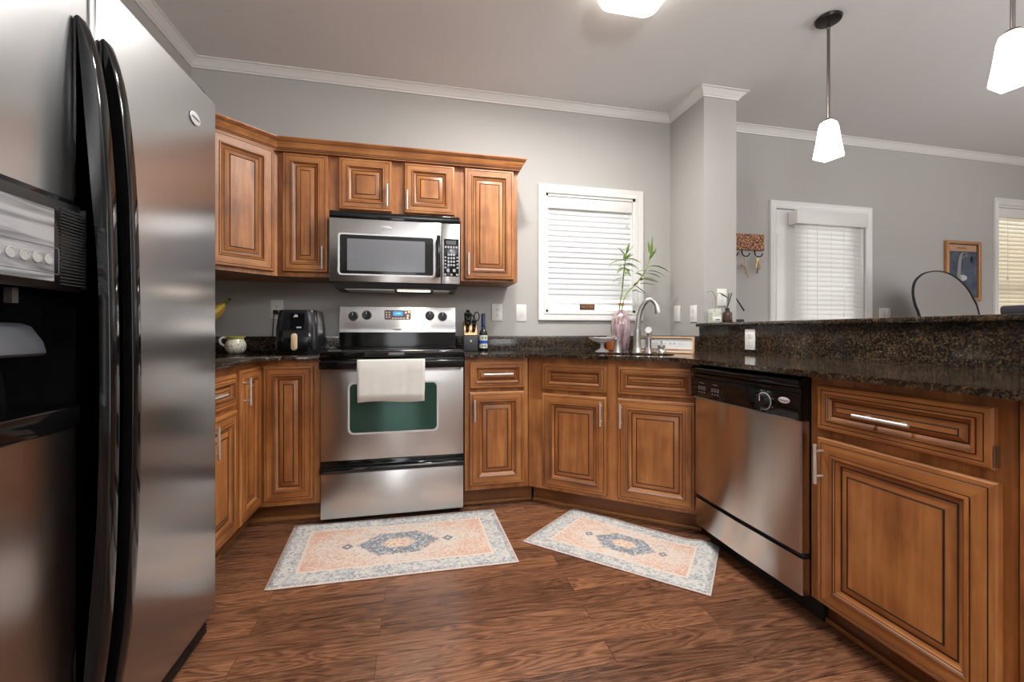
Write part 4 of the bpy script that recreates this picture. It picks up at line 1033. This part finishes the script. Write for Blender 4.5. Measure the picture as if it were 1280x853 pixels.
for x, d, ln, r, lab in specs:
    p0 = face_pt(x, d, 0.0045); kdir = Vector((0, -0.30, 0.95)).normalized() if d > 0.06 else Vector((0.0, -0.42, 0.90)).normalized()
    t = thing('kitchen_knife', lab, 'knife', p0, 0, 'knives in the block')
    B().tube([(0, 0, 0), kdir*0.012, kdir*ln*0.55, kdir*ln, kdir*(ln+0.006)], [0.007, r*0.9, r, r*1.15, r*0.7], 8, flat=1.3).build('handle', HB, t)
    rv = B()
    for q in (0.3, 0.7): rv.sphere(kdir*ln*q+Vector((0, -r*1.25, 0)), 0.0022, u=8, v=6)
    rv.build('rivets', BADGE, t)
p0 = face_pt(0.030, 0.098, 0.0045)
t = thing('scissors', 'black kitchen scissors with round grips stuck in the knife block', 'scissors', p0)
def ring_loop(c, rx, rz, n=18): return [(c[0]+rx*math.cos(2*PI*k/n), c[1]-0.02, c[2]+rz*math.sin(2*PI*k/n)) for k in range(n+1)]
B().tube(ring_loop((0.012, 0, 0.052), 0.017, 0.030), 0.0042, 8).build('grip', HB, t)
B().tube(ring_loop((-0.020, 0.004, 0.040), 0.012, 0.022), 0.0040, 8).build('grip', HB, t)
B().tube([(0, 0, 0), (0.004, -0.016, 0.022)], 0.007, 8).tube([(-0.004, 0, 0), (-0.014, -0.014, 0.020)], 0.006, 8).build('shank', BLKM, t)
B().box(-0.004, 0.004, -0.0535, -0.0525, 0.062, 0.074).build('maker_mark', wm, kbk)
# oil bottle
ob = thing('oil_bottle', 'slim dark bottle with a white and blue label', 'bottle', (0.562, -0.165, ZC))
B().lathe([(0.0, 0.0), (0.026, 0.0), (0.028, 0.004), (0.028, 0.118), (0.024, 0.132), (0.016, 0.142), (0.0135, 0.150), (0.0130, 0.225), (0.0, 0.225)], n=26).build('glass', plain('dark_bottle_glass', srgb(20, 24, 26), 0.06), ob)
B().lathe([(0.0135, 0.165), (0.0145, 0.166), (0.0145, 0.252), (0.012, 0.256), (0.0, 0.256)], n=24).build('capsule', plain('navy_capsule', srgb(34, 44, 84), 0.3), ob)
lw = B().lathe([(0.0283, 0.018), (0.0287, 0.018), (0.0287, 0.106), (0.0283, 0.106)], n=26).build('label', plain('bottle_label', srgb(222, 220, 208), 0.55), ob)
B().lathe([(0.0288, 0.048), (0.0291, 0.048), (0.0291, 0.070), (0.0288, 0.070)], n=26).build('label_band', plain('label_blue', srgb(28, 84, 170), 0.5), ob)
gp = B()
for (x, z, w_, h_) in ((-0.014, 0.078, 0.012, 0.020), (0.002, 0.080, 0.013, 0.016), (-0.013, 0.026, 0.010, 0.014), (0.001, 0.026, 0.014, 0.014)):
    y = -math.sqrt(0.0294**2-(x+w_/2)**2); gp.box(x, x+w_, y-0.0002, y+0.002, z, z+h_)
gp.build('label_print', plain('label_olive', srgb(120, 138, 92), 0.6), ob)

# ------------------------------------------------------------------ sink fittings
fx, fy = 1.450, -0.650
SINKD = Vector((-math.sin(-TH)*1.0, -math.cos(TH), 0)).normalized()   # from the faucet out over the basin
fa = thing('faucet', 'satin nickel gooseneck kitchen faucet behind the sink', 'faucet', (fx, fy, ZC))
sdir = Vector((0.80, -0.60, 0))
arc = [Vector((0, 0, 0.13)), Vector((0.0, 0, 0.20))+sdir*0.006, Vector((0, 0, 0.262))+sdir*0.020, Vector((0, 0, 0.305))+sdir*0.042, Vector((0, 0, 0.325))+sdir*0.068, Vector((0, 0, 0.318))+sdir*0.094, Vector((0, 0, 0.290))+sdir*0.112, Vector((0, 0, 0.245))+sdir*0.122]
cpts = chain(arc, 6)
B().lathe([(0.0, 0.0), (0.030, 0.0), (0.030, 0.004), (0.027, 0.010), (0.024, 0.05), (0.0215, 0.10), (0.0225, 0.125), (0.0205, 0.140), (0.0, 0.140)], n=28).build('body', CHROME, fa)
rr = [0.0175-0.003*min(1, i/25) for i in range(len(cpts))]
B().tube(cpts, rr, 16).build('spout', CHROME, fa)
tip = cpts[-1]; tdir = (cpts[-1]-cpts[-3]).normalized()
B().tube([tip-tdir*0.045, tip-tdir*0.030, tip+tdir*0.004], [0.0155, 0.0185, 0.0185], 16).build('spray_head', CHROME, fa)
sd = thing('soap_dispenser', 'satin nickel soap dispenser beside the purple vase', 'soap dispenser', (1.350, -0.585, ZC))
B().lathe([(0.0, 0.0), (0.026, 0.0), (0.024, 0.006), (0.0225, 0.04), (0.019, 0.062), (0.021, 0.072), (0.019, 0.082), (0.010, 0.088), (0.0, 0.088)], n=24).build('body', CHROME, sd)
B().tube([(0, 0, 0.080), (-0.012, -0.018, 0.084), (-0.022, -0.034, 0.080)], [0.010, 0.008, 0.006], 10).build('nozzle', CHROME, sd)
ss = thing('side_sprayer', 'satin nickel side sprayer standing right beside the faucet base', 'sprayer', (1.515, -0.675, ZC))
B().lathe([(0.0, 0.0), (0.024, 0.0), (0.022, 0.008), (0.018, 0.05), (0.0165, 0.10), (0.0, 0.10)], n=22).build('base', CHROME, ss)
B().tube([(0.0, 0, 0.098), (0.0, -0.004, 0.118), (-0.008, -0.018, 0.136)], [0.015, 0.015, 0.014], 14).build('neck', CHROME, ss)
B().tube([(0.0, 0.002, 0.134), (-0.020, -0.030, 0.140)], [0.015, 0.019], 18).build('spray_face', plain('spray_face', srgb(200, 200, 198), 0.35), ss)
B().box(-0.004, 0.004, -0.021, -0.016, 0.025, 0.085, 0, 0.002).build('lever', GREYD, ss)
st = thing('sink_strainer', 'small silver sink strainer standing in front of the framed sign', 'strainer', (1.556, -0.748, ZC))
B().lathe([(0.0, 0.0), (0.026, 0.0), (0.026, 0.004), (0.022, 0.020), (0.018, 0.024), (0.018, 0.030), (0.024, 0.034), (0.024, 0.048), (0.016, 0.050), (0.0, 0.050)], n=24).build('body', CHROME, st)
B().lathe([(0.0, 0.0505), (0.006, 0.0505), (0.004, 0.062), (0.006, 0.070), (0.0, 0.074)], n=14).build('knob', CHROME, st)
# framed sign leaning behind the sink
A0, A1 = Vector((1.500, -0.545)), Vector((1.690, -0.870))
dv = A1-A0; sgl = dv.length; sa = math.atan2(dv.y, dv.x)
sg = thing('framed_sign', 'low white sign in a pale wooden frame behind the faucet', 'sign', (A0.x, A0.y, ZC), sa)
FW = wood('pale_frame_wood', (4, 40, 40), srgb(196, 150, 112), srgb(214, 172, 134), srgb(226, 190, 156), 0.55)
B().prism([(0, 0), (sgl, 0), (sgl, 0.100), (0, 0.100)], -0.010, 0.010, 0, holes=[[(0.008, 0.008), (sgl-0.008, 0.008), (sgl-0.008, 0.092), (0.008, 0.092)]], axis='y', bev=0.001).build('frame', FW, sg)
bd = B().box(0.0085, sgl-0.0085, -0.002, 0.006, 0.0085, 0.0915).build('board', plain('sign_white', srgb(226, 228, 226), 0.6), sg)
B().box(0.0085, sgl-0.0085, -0.006, -0.0022, 0.022, 0.027).build('ledge', FW, sg)
scr = B()
random.seed(3)
x = 0.03
while x < sgl-0.05:      # faint handwriting, too small to read in the photograph
    w_ = random.uniform(0.012, 0.04); tall = 0.010 if x > 0.2 and x < 0.27 else 0.005
    scr.tube(chain([(x+w_*k/6, -0.0026, 0.058+tall*(0.5 if k % 2 else -0.5)) for k in range(7)], 3), 0.0006, 5); x += w_+0.014
scr.build('handwriting', plain('sign_ink', srgb(150, 158, 160), 0.7), bd)
# pedestal dish, jar, vase, bamboo
pdh = thing('pedestal_dish', 'small pale glass pedestal dish with a scalloped edge', 'dish', (1.295, -0.480, ZC))
PG = plain('pale_pressed_glass', srgb(232, 226, 230), 0.12, alpha=0.82)
B().lathe([(0.0, 0.0), (0.044, 0.0), (0.043, 0.006), (0.024, 0.014), (0.013, 0.024), (0.011, 0.044), (0.016, 0.056), (0.0, 0.058)], n=32).build('foot', PG, pdh)
B().lathe([(0.0, 0.0584), (0.030, 0.060), (0.062, 0.070), (0.082, 0.084), (0.086, 0.092), (0.083, 0.0925), (0.060, 0.078), (0.030, 0.068), (0.0, 0.066)], n=48, mod=lambda a, h: 1+0.05*math.cos(12*a)*max(0, (h-0.062)/0.03)).build('bowl', PG, pdh)
jr = thing('amber_jar', 'amber candle jar standing behind the pedestal dish', 'jar', (1.435, -0.345, ZC))
B().lathe([(0.0, 0.0), (0.042, 0.0), (0.045, 0.004), (0.045, 0.082), (0.040, 0.088), (0.0, 0.088)], n=28).build('glass', plain('amber_glass', srgb(150, 84, 40), 0.12), jr)
B().lathe([(0.0, 0.0884), (0.041, 0.0884), (0.041, 0.100), (0.0, 0.102)], n=28).build('lid', plain('jar_lid', srgb(150, 138, 124), 0.4), jr)
vm, nt, vb = newmat('purple_streaked_glass')
v = coords(nt, (1, 1, 0.12), False)
L(nt, ramp(nt, noise(nt, v, 34, 3, 0.6), [(0.34, srgb(104, 84, 92)), (0.47, srgb(146, 118, 124)), (0.56, srgb(186, 164, 166)), (0.66, srgb(128, 116, 98))]), vb.inputs['Base Color'])
vb.inputs['Roughness'].default_value = 0.1
VX, VY = 1.560, -0.215
vs = thing('vase', 'purple streaked glass vase holding bamboo beneath the window', 'vase', (VX, VY, ZC))
B().lathe([(0.0, 0.0), (0.050, 0.0), (0.053, 0.006), (0.062, 0.06), (0.071, 0.13), (0.072, 0.17), (0.064, 0.215), (0.046, 0.255), (0.030, 0.280), (0.024, 0.287), (0.020, 0.285), (0.026, 0.272), (0.040, 0.245), (0.050, 0.2), (0.0, 0.17)], n=40, mod=lambda a, h: 1+0.035*math.cos(8*a)).build('body', vm, vs)
GST = plain('bamboo_stalk_green', srgb(136, 150, 72), 0.4); GLF = plain('bamboo_leaf_green', srgb(126, 150, 78), 0.45); TIE = plain('raffia_tie', srgb(150, 104, 60), 0.7)
def leaf(b, base, d, ln, w, droop):
    d = Vector(d).normalized(); side = d.cross(Vector((0, 0, 1)))
    if side.length < 0.05: side = Vector((1, 0, 0))
    side.normalize(); bm = b.bm; rows = []
    for i, (t_, ww_) in enumerate(((0, 0.15), (0.2, 0.8), (0.45, 1.0), (0.75, 0.6), (1.0, 0.02))):
        p = Vector(base)+d*ln*t_+Vector((0, 0, -droop*t_*t_*ln))
        rows.append([bm.verts.new(p-side*w*ww_), bm.verts.new(p+Vector((0, 0, -w*0.25*ww_))), bm.verts.new(p+side*w*ww_)])
    for a, c_ in zip(rows, rows[1:]):
        for k in range(2): bm.faces.new((a[k], a[k+1], c_[k+1], c_[k]))
def bamboo(label, pts, leaves):
    t = thing('bamboo_stem', label, 'bamboo', (VX, VY, ZC), 0, 'bamboo stems in the vase')
    cp_ = chain(pts, 5); n = len(cp_)
    B().tube(cp_, [0.0062*(1-0.35*i/n)*(1.15 if i % 6 == 0 else 1.0) for i in range(n)], 8).build('stalk', GST, t)
    b = B()
    for (bp_, d, ln, w, dr) in leaves:
        leaf(b, bp_, d, ln, w*1.5, dr)
        leaf(b, Vector(bp_)+Vector((-0.006, 0, -0.035)), (d[0]*0.8+0.25, d[1]-0.35, d[2]*0.7+0.1), ln*0.72, w*1.4, dr)
    o = b.build('leaves', GLF, t); sm = o.modifiers.new('thickness', 'SOLIDIFY'); sm.thickness = 0.0012
    return t
bamboo('straighter bamboo stem in the purple vase, leaves in front of the window', [(-0.006, 0.007, 0.19), (-0.006, 0.007, 0.30), (0.010, 0, 0.42), (0.020, 0, 0.52), (0.035, 0, 0.64), (0.045, 0, 0.70)],
    [((0.04, 0, 0.69), (0.5, -0.2, 0.8), 0.11, 0.010, 0.2), ((0.04, 0, 0.68), (-0.5, 0.1, 0.75), 0.10, 0.010, 0.2), ((0.042, 0, 0.69), (0.1, -0.3, 0.9), 0.10, 0.009, 0.1), ((0.035, 0, 0.65), (-1, -0.2, 0.2), 0.15, 0.013, 0.55),
     ((0.036, 0, 0.66), (1, -0.2, 0.25), 0.12, 0.011, 0.5), ((0.034, 0, 0.62), (0.9, -0.3, 0.1), 0.10, 0.011, 0.5), ((0.030, 0, 0.60), (-0.6, -0.4, -0.1), 0.11, 0.012, 0.4), ((0.020, 0, 0.52), (-1, -0.1, 0.15), 0.09, 0.011, 0.5), ((0.032, 0, 0.60), (0.2, -0.5, -0.5), 0.08, 0.010, 0.3)])
bamboo('taller leaning bamboo stem in the purple vase, reaching past the window', [(0.006, -0.007, 0.19), (0.008, -0.007, 0.30), (0.040, 0, 0.40), (0.110, 0, 0.47), (0.180, 0, 0.55), (0.220, 0, 0.63), (0.236, 0, 0.70), (0.246, 0, 0.74)],
    [((0.24, 0, 0.70), (0.05, -0.1, 1), 0.14, 0.009, 0.0), ((0.24, 0, 0.70), (-0.25, -0.1, 0.9), 0.11, 0.009, 0.1), ((0.245, 0, 0.72), (0.4, -0.1, 0.85), 0.09, 0.009, 0.2), ((0.215, 0, 0.61), (1, -0.2, 0.35), 0.18, 0.011, 0.6), ((0.20, 0, 0.58), (-0.9, -0.3, 0.15), 0.10, 0.010, 0.4),
     ((0.19, 0, 0.56), (1, -0.1, 0.1), 0.13, 0.009, 0.35), ((0.17, 0, 0.54), (-0.7, -0.2, 0.5), 0.09, 0.010, 0.4), ((0.16, 0, 0.52), (0.9, -0.4, 0.0), 0.14, 0.012, 0.25), ((0.11, 0, 0.47), (0.7, -0.2, -0.4), 0.10, 0.010, 0.2), ((0.10, 0, 0.46), (0.2, -0.5, 0.6), 0.07, 0.010, 0.3)])
t = B().lathe([(0.016, 0.0), (0.021, 0.002), (0.021, 0.014), (0.016, 0.016)], n=18).build('raffia_tie', TIE, None, (VX+0.004, VY, ZC+0.322))
tag(t, 'brown tie wrapped round the bamboo stems above the purple vase', 'tie')

# ------------------------------------------------------------------ things on the bar and in the dining room
ZB = 1.0775
gv = thing('glass_vase', 'small square clear glass vase with a white label', 'vase', (2.135, -0.475, ZB), R(-10))
CG = plain('vase_clear_glass', srgb(240, 244, 238), 0.05, alpha=0.22)
b = B(); b.prism(rrect(-0.033, 0.033, -0.033, 0.033, 0.008), 0.0, 0.008)
b.prism(rrect(-0.033, 0.033, -0.033, 0.033, 0.008), 0.008, 0.100, holes=[rrect(-0.030, 0.030, -0.030, 0.030, 0.006)]); b.build('glass', CG, gv)
B().box(-0.0295, 0.0295, -0.0295, 0.0295, 0.0085, 0.075).build('water', plain('vase_water', srgb(212, 214, 176), 0.05, alpha=0.35), gv)
lb = B().box(-0.028, 0.028, -0.0345, -0.0335, 0.016, 0.046).build('label', plain('white_label', srgb(236, 234, 226), 0.6), gv)
B().box(-0.014, 0.020, -0.0349, -0.0346, 0.020, 0.025).box(-0.006, 0.022, -0.0349, -0.0346, 0.026, 0.028).build('label_print', SLOT, lb)
ct = thing('plant_cutting', 'green two-leaved cutting standing in the square glass vase', 'plant', (2.135, -0.475, ZB))
B().tube(chain([(0.002, 0, 0.03), (0.006, 0, 0.10), (0.008, 0, 0.17), (-0.004, 0, 0.205), (-0.020, 0, 0.222), (-0.038, 0, 0.222)], 5), 0.0022, 7).tube(chain([(0.008, 0, 0.165), (0.02, -0.004, 0.20), (0.034, -0.006, 0.212)], 4), 0.0018, 6).build('stem', plain('cutting_stem', srgb(140, 130, 90), 0.5), ct)
b = B(); leaf(b, (0.032, -0.006, 0.214), (0.80, -0.35, -0.48), 0.078, 0.021, 0.15)
o = b.build('leaf', plain('cutting_leaf', srgb(140, 168, 62), 0.45), ct); o.modifiers.new('thickness', 'SOLIDIFY').thickness = 0.001
b = B(); leaf(b, (-0.034, 0, 0.223), (-0.9, -0.2, -0.1), 0.036, 0.008, 0.3)
o = b.build('leaf', plain('cutting_leaf_dull', srgb(136, 140, 90), 0.5), ct); o.modifiers.new('thickness', 'SOLIDIFY').thickness = 0.001
ty_ = B().prism(rrect(-0.062, 0.062, -0.04, 0.04, 0.01), 0.0, 0.007, bev=0.002).build('diffuser_tray', BLKM, None, (2.248, -0.480, ZB))
tag(ty_, 'thin black tray under the brown diffuser bottle', 'tray')
df = thing('reed_diffuser', 'brown glass reed diffuser bottle on a black tray', 'diffuser', (2.230, -0.485, ZB+0.0075))
B().lathe([(0.0, 0.0), (0.030, 0.0), (0.032, 0.004), (0.032, 0.055), (0.028, 0.068), (0.014, 0.078), (0.012, 0.082), (0.0, 0.082)], n=28).build('bottle', plain('brown_bottle_glass', srgb(70, 50, 44), 0.08), df)
B().lathe([(0.0125, 0.0822), (0.0145, 0.0825), (0.0145, 0.096), (0.010, 0.098), (0.0, 0.098)], n=20).build('collar', BLKM, df)
for dx, dy, h in ((0.006, -0.006, 0.20), (0.014, 0.0, 0.205), (0.034, -0.004, 0.205), (0.038, 0.010, 0.20)):
    B().tube([(0, 0, 0.094), (dx, dy, h)], 0.0020, 6).build('reed', plain('dark_reed', srgb(70, 64, 62), 0.7), df)
dl_ = thing('desk_lamp', 'black lamp with a slim sloping arm half hidden behind the wall stub', 'lamp', (2.458, -0.30, ZB))
B().box(-0.035, 0.047, -0.030, 0.030, 0.0, 0.034, 0, 0.004).build('base', BLKM, dl_)
B().tube([(-0.015, 0, 0.034), (-0.015, 0, 0.218)], 0.004, 8).build('post', BLKM, dl_)
B().tube([(-0.020, 0, 0.218), (0.068, -0.002, 0.100)], [0.004, 0.0055], 8).build('arm', BLKM, dl_)
# key rack
kr = thing('key_rack', 'carved wooden key rack with black hooks on the dining wall', 'key rack', (2.760, 0, 1.768))
cm, nt, cb_ = newmat('carved_branch_wood')
v = coords(nt, (1, 1, 1), False)
vo = N(nt, 'ShaderNodeTexVoronoi', feature='DISTANCE_TO_EDGE'); vo.inputs['Scale'].default_value = 38; vo.inputs['Randomness'].default_value = 1.0
L(nt, v, vo.inputs['Vector'])
L(nt, mixc(nt, mth(nt, 'LESS_THAN', vo.outputs['Distance'], 0.11), ramp(nt, noise(nt, v, 30, 3), [(0.3, srgb(176, 118, 78)), (0.7, srgb(206, 150, 106))]), srgb(88, 50, 30)), cb_.inputs['Base Color']); cb_.inputs['Roughness'].default_value = 0.6
B().box(-0.21, 0.21, -0.020, -0.0005, -0.067, 0.067, 0, 0.002).build('board', cm, kr)
for x in (-0.11, 0.000, 0.125):
    B().tube(chain([(x, -0.010, -0.062), (x, -0.016, -0.100), (x+0.008, -0.030, -0.120), (x+0.028, -0.046, -0.122), (x+0.042, -0.050, -0.098)], 5), 0.005, 8).build('hook', BLKM, kr)
k1 = thing('key_charm', 'pale tan woven charm hanging from the carved key rack', 'keyring', (2.760, -0.034, 1.652), 0, 'things on the key rack')
B().tube(chain([(0.010, 0.0, 0.0), (0.006, 0, -0.04), (0.002, 0, -0.075)], 4), 0.0022, 6).build('cord', plain('tan_cord', srgb(190, 160, 132), 0.8), k1)
b = B()
for k in range(6): b.sphere((0.004+k*0.007, 0, -0.085-k*0.018), 0.011-0.0006*k, 0, (1.2, 0.7, 0.9), 10, 8)
b.sphere((-0.014, 0, -0.082), 0.014, 0, (1.3, 0.7, 0.9), 10, 8); b.build('beads', plain('tan_beads', srgb(190, 148, 118), 0.7), k1)
k2 = thing('key_bunch', 'bunch of brass keys hanging on the hook nearer the door', 'keyring', (2.888, -0.036, 1.655), 0, 'things on the key rack')
B().tube([(0.014*math.cos(2*PI*k/16), 0, -0.010+0.014*math.sin(2*PI*k/16)) for k in range(17)], 0.0022, 6).build('ring', CHROME, k2)
for i, (a, ln, cmat) in enumerate(((-0.25, 0.10, srgb(120, 92, 56)), (0.05, 0.13, srgb(70, 52, 42)), (0.28, 0.09, srgb(176, 146, 96)))):
    b = B(); b.prism(oval(0, -0.016, 0.015, 0.016, 16), -0.002, 0.002, axis='y'); b.box(-0.005, 0.005, -0.0015, 0.0015, -ln, -0.03)
    for q in range(3): b.box(0.005, 0.010, -0.0015, 0.0015, -ln+0.008+q*0.014, -ln+0.015+q*0.014)
    b.rot(a, 'Y').build('key', plain('key_metal_%d' % i, cmat, 0.35, 0.6), k2, (0, -0.004*i, -0.022))
# floor mirror with an arched thin black frame
MY = -0.40
out = chain([(4.270, 0.0), (4.245, 0.6), (4.183, 1.100), (4.132, 1.245), (4.117, 1.343), (4.140, 1.430), (4.208, 1.491), (4.294, 1.523), (4.399, 1.534), (4.505, 1.522), (4.612, 1.480), (4.715, 1.405), (4.785, 1.313), (4.850, 1.161), (4.92, 0.6), (4.93, 0.0)], 6)
out = [(p.x-4.55, p.y) for p in out]
def shrink(poly, d):
    n = len(poly); r = []
    for i in range(n):
        a = Vector(poly[i-1]); p = Vector(poly[i]); c_ = Vector(poly[(i+1) % n])
        n0 = Vector(((p-a).y, -(p-a).x)).normalized(); n1 = Vector(((c_-p).y, -(c_-p).x)).normalized()
        m_ = (n0+n1).normalized(); r.append(tuple(p+m_*d/max(0.4, m_.dot(n0))))
    return r
mr = thing('floor_mirror', 'arched floor mirror with a thin black frame in the dining room', 'mirror', (4.55, MY, 0.001))
inn = shrink(out, 0.010)
mfr = B().prism(out, -0.006, 0.010, 0, holes=[inn], axis='y').build('frame', BLKM, mr)
B().prism(shrink(out, 0.0105), -0.002, 0.008, 0, axis='y').build('mirror_glass', plain('mirror_silver', (0.86, 0.87, 0.88, 1), 0.03, 1.0), mr)
B().prism([(0.011, 0.0), (0.024, 0.0), (0.024, 1.2), (0.011, 1.2)], -0.02, 0.02, axis='x').box(-0.015, 0.015, 0.024, 0.26, 0.0, 0.015).build('easel_leg', BLKM, mr)
mr.rotation_euler = (R(-2.5), 0, 0)
# framed picture
pf = thing('framed_picture', 'dark poster of a pale curled shape in a copper frame', 'picture', (5.222, 0, 1.60))
B().prism([(-0.218, -0.285), (0.218, -0.285), (0.218, 0.285), (-0.218, 0.285)], -0.030, -0.0005, 0, holes=[[(-0.190, -0.257), (0.190, -0.257), (0.190, 0.257), (-0.190, 0.257)]], axis='y', bev=0.004).build('frame', plain('copper_frame', srgb(196, 142, 96), 0.3, 0.5), pf)
am, nt, ab = newmat('poster_slate')
L(nt, ramp(nt, noise(nt, coords(nt, (1, 1, 1), False), 9, 4), [(0.35, srgb(54, 58, 84)), (0.55, srgb(72, 86, 100)), (0.75, srgb(86, 104, 112))]), ab.inputs['Base Color']); ab.inputs['Roughness'].default_value = 0.5
ar = B().box(-0.189, 0.189, -0.012, -0.004, -0.256, 0.256).build('poster', am, pf)
tb_ = B().box(-0.175, 0.175, -0.0132, -0.0122, 0.190, 0.250).build('title_band', plain('poster_tan', srgb(186, 146, 112), 0.6), ar)
b = B()
for k in range(5): b.box(-0.07+k*0.026, -0.055+k*0.026, -0.0140, -0.0133, 0.212, 0.228)
b.build('title_marks', plain('poster_mark', srgb(120, 84, 62), 0.6), tb_)
b = B(); pts = chain([(0.02, -0.0135, 0.095), (0.005, -0.0135, 0.105), (0.000, -0.0135, 0.130), (0.018, -0.0135, 0.150), (0.036, -0.0135, 0.135), (0.030, -0.0135, 0.165), (0.000, -0.0135, 0.178), (-0.035, -0.0135, 0.150), (-0.055, -0.0135, 0.090), (-0.065, -0.0135, 0.02), (-0.070, -0.0135, -0.05), (-0.040, -0.0135, -0.13)], 5)
b.tube(pts, [0.006+0.022*i/len(pts) for i in range(len(pts))], 8, flat=0.06)
b.prism(oval(0.0, -0.065, 0.055, 0.028, 20), -0.0136, -0.0124, axis='y'); b.build('pale_curl', plain('poster_pale', srgb(198, 196, 194), 0.6), ar)
B().prism(oval(0.115, 0.115, 0.020, 0.032, 18), -0.0136, -0.0124, axis='y').build('dark_spot', BLKM, ar)
# bar stool whose padded top rail shows above the bar
bsl = thing('bar_stool', 'dark upholstered bar stool whose back rail shows above the bar', 'stool', (2.94, -1.87, 0), R(-90))
b = B()
DKF = plain('dark_upholstery', srgb(52, 48, 54), 0.85)
sq_rings([(0.70, 0.19, 0.19), (0.715, 0.20, 0.20), (0.755, 0.20, 0.20), (0.772, 0.185, 0.185)], 0.04).build('seat', DKF, bsl)
for sx in (-1, 1):
    for sy in (-1, 1):
        B().tube([(0.17*sx, 0.16*sy, 0.70), (0.20*sx, 0.20*sy, 0.0)], [0.018, 0.014], 10).build('leg', BLKM, bsl)
for sx in (-1, 1): B().tube([(0.18*sx, -0.17, 0.72), (0.20*sx, -0.20, 1.12)], [0.016, 0.012], 10).build('back_post', BLKM, bsl)
B().box(-0.235, 0.235, -0.225, -0.175, 1.095, 1.136, 0, 0.012, 3).build('back_rail', DKF, bsl)
fr_ = B()
for a, c_ in (((-0.188, -0.185, 0.25), (0.188, -0.185, 0.25)), ((-0.188, 0.185, 0.25), (0.188, 0.185, 0.25)), ((-0.188, -0.185, 0.25), (-0.188, 0.185, 0.25)), ((0.188, -0.185, 0.25), (0.188, 0.185, 0.25))): fr_.tube([a, c_], 0.009, 8)
fr_.build('foot_ring', BLKM, bsl)
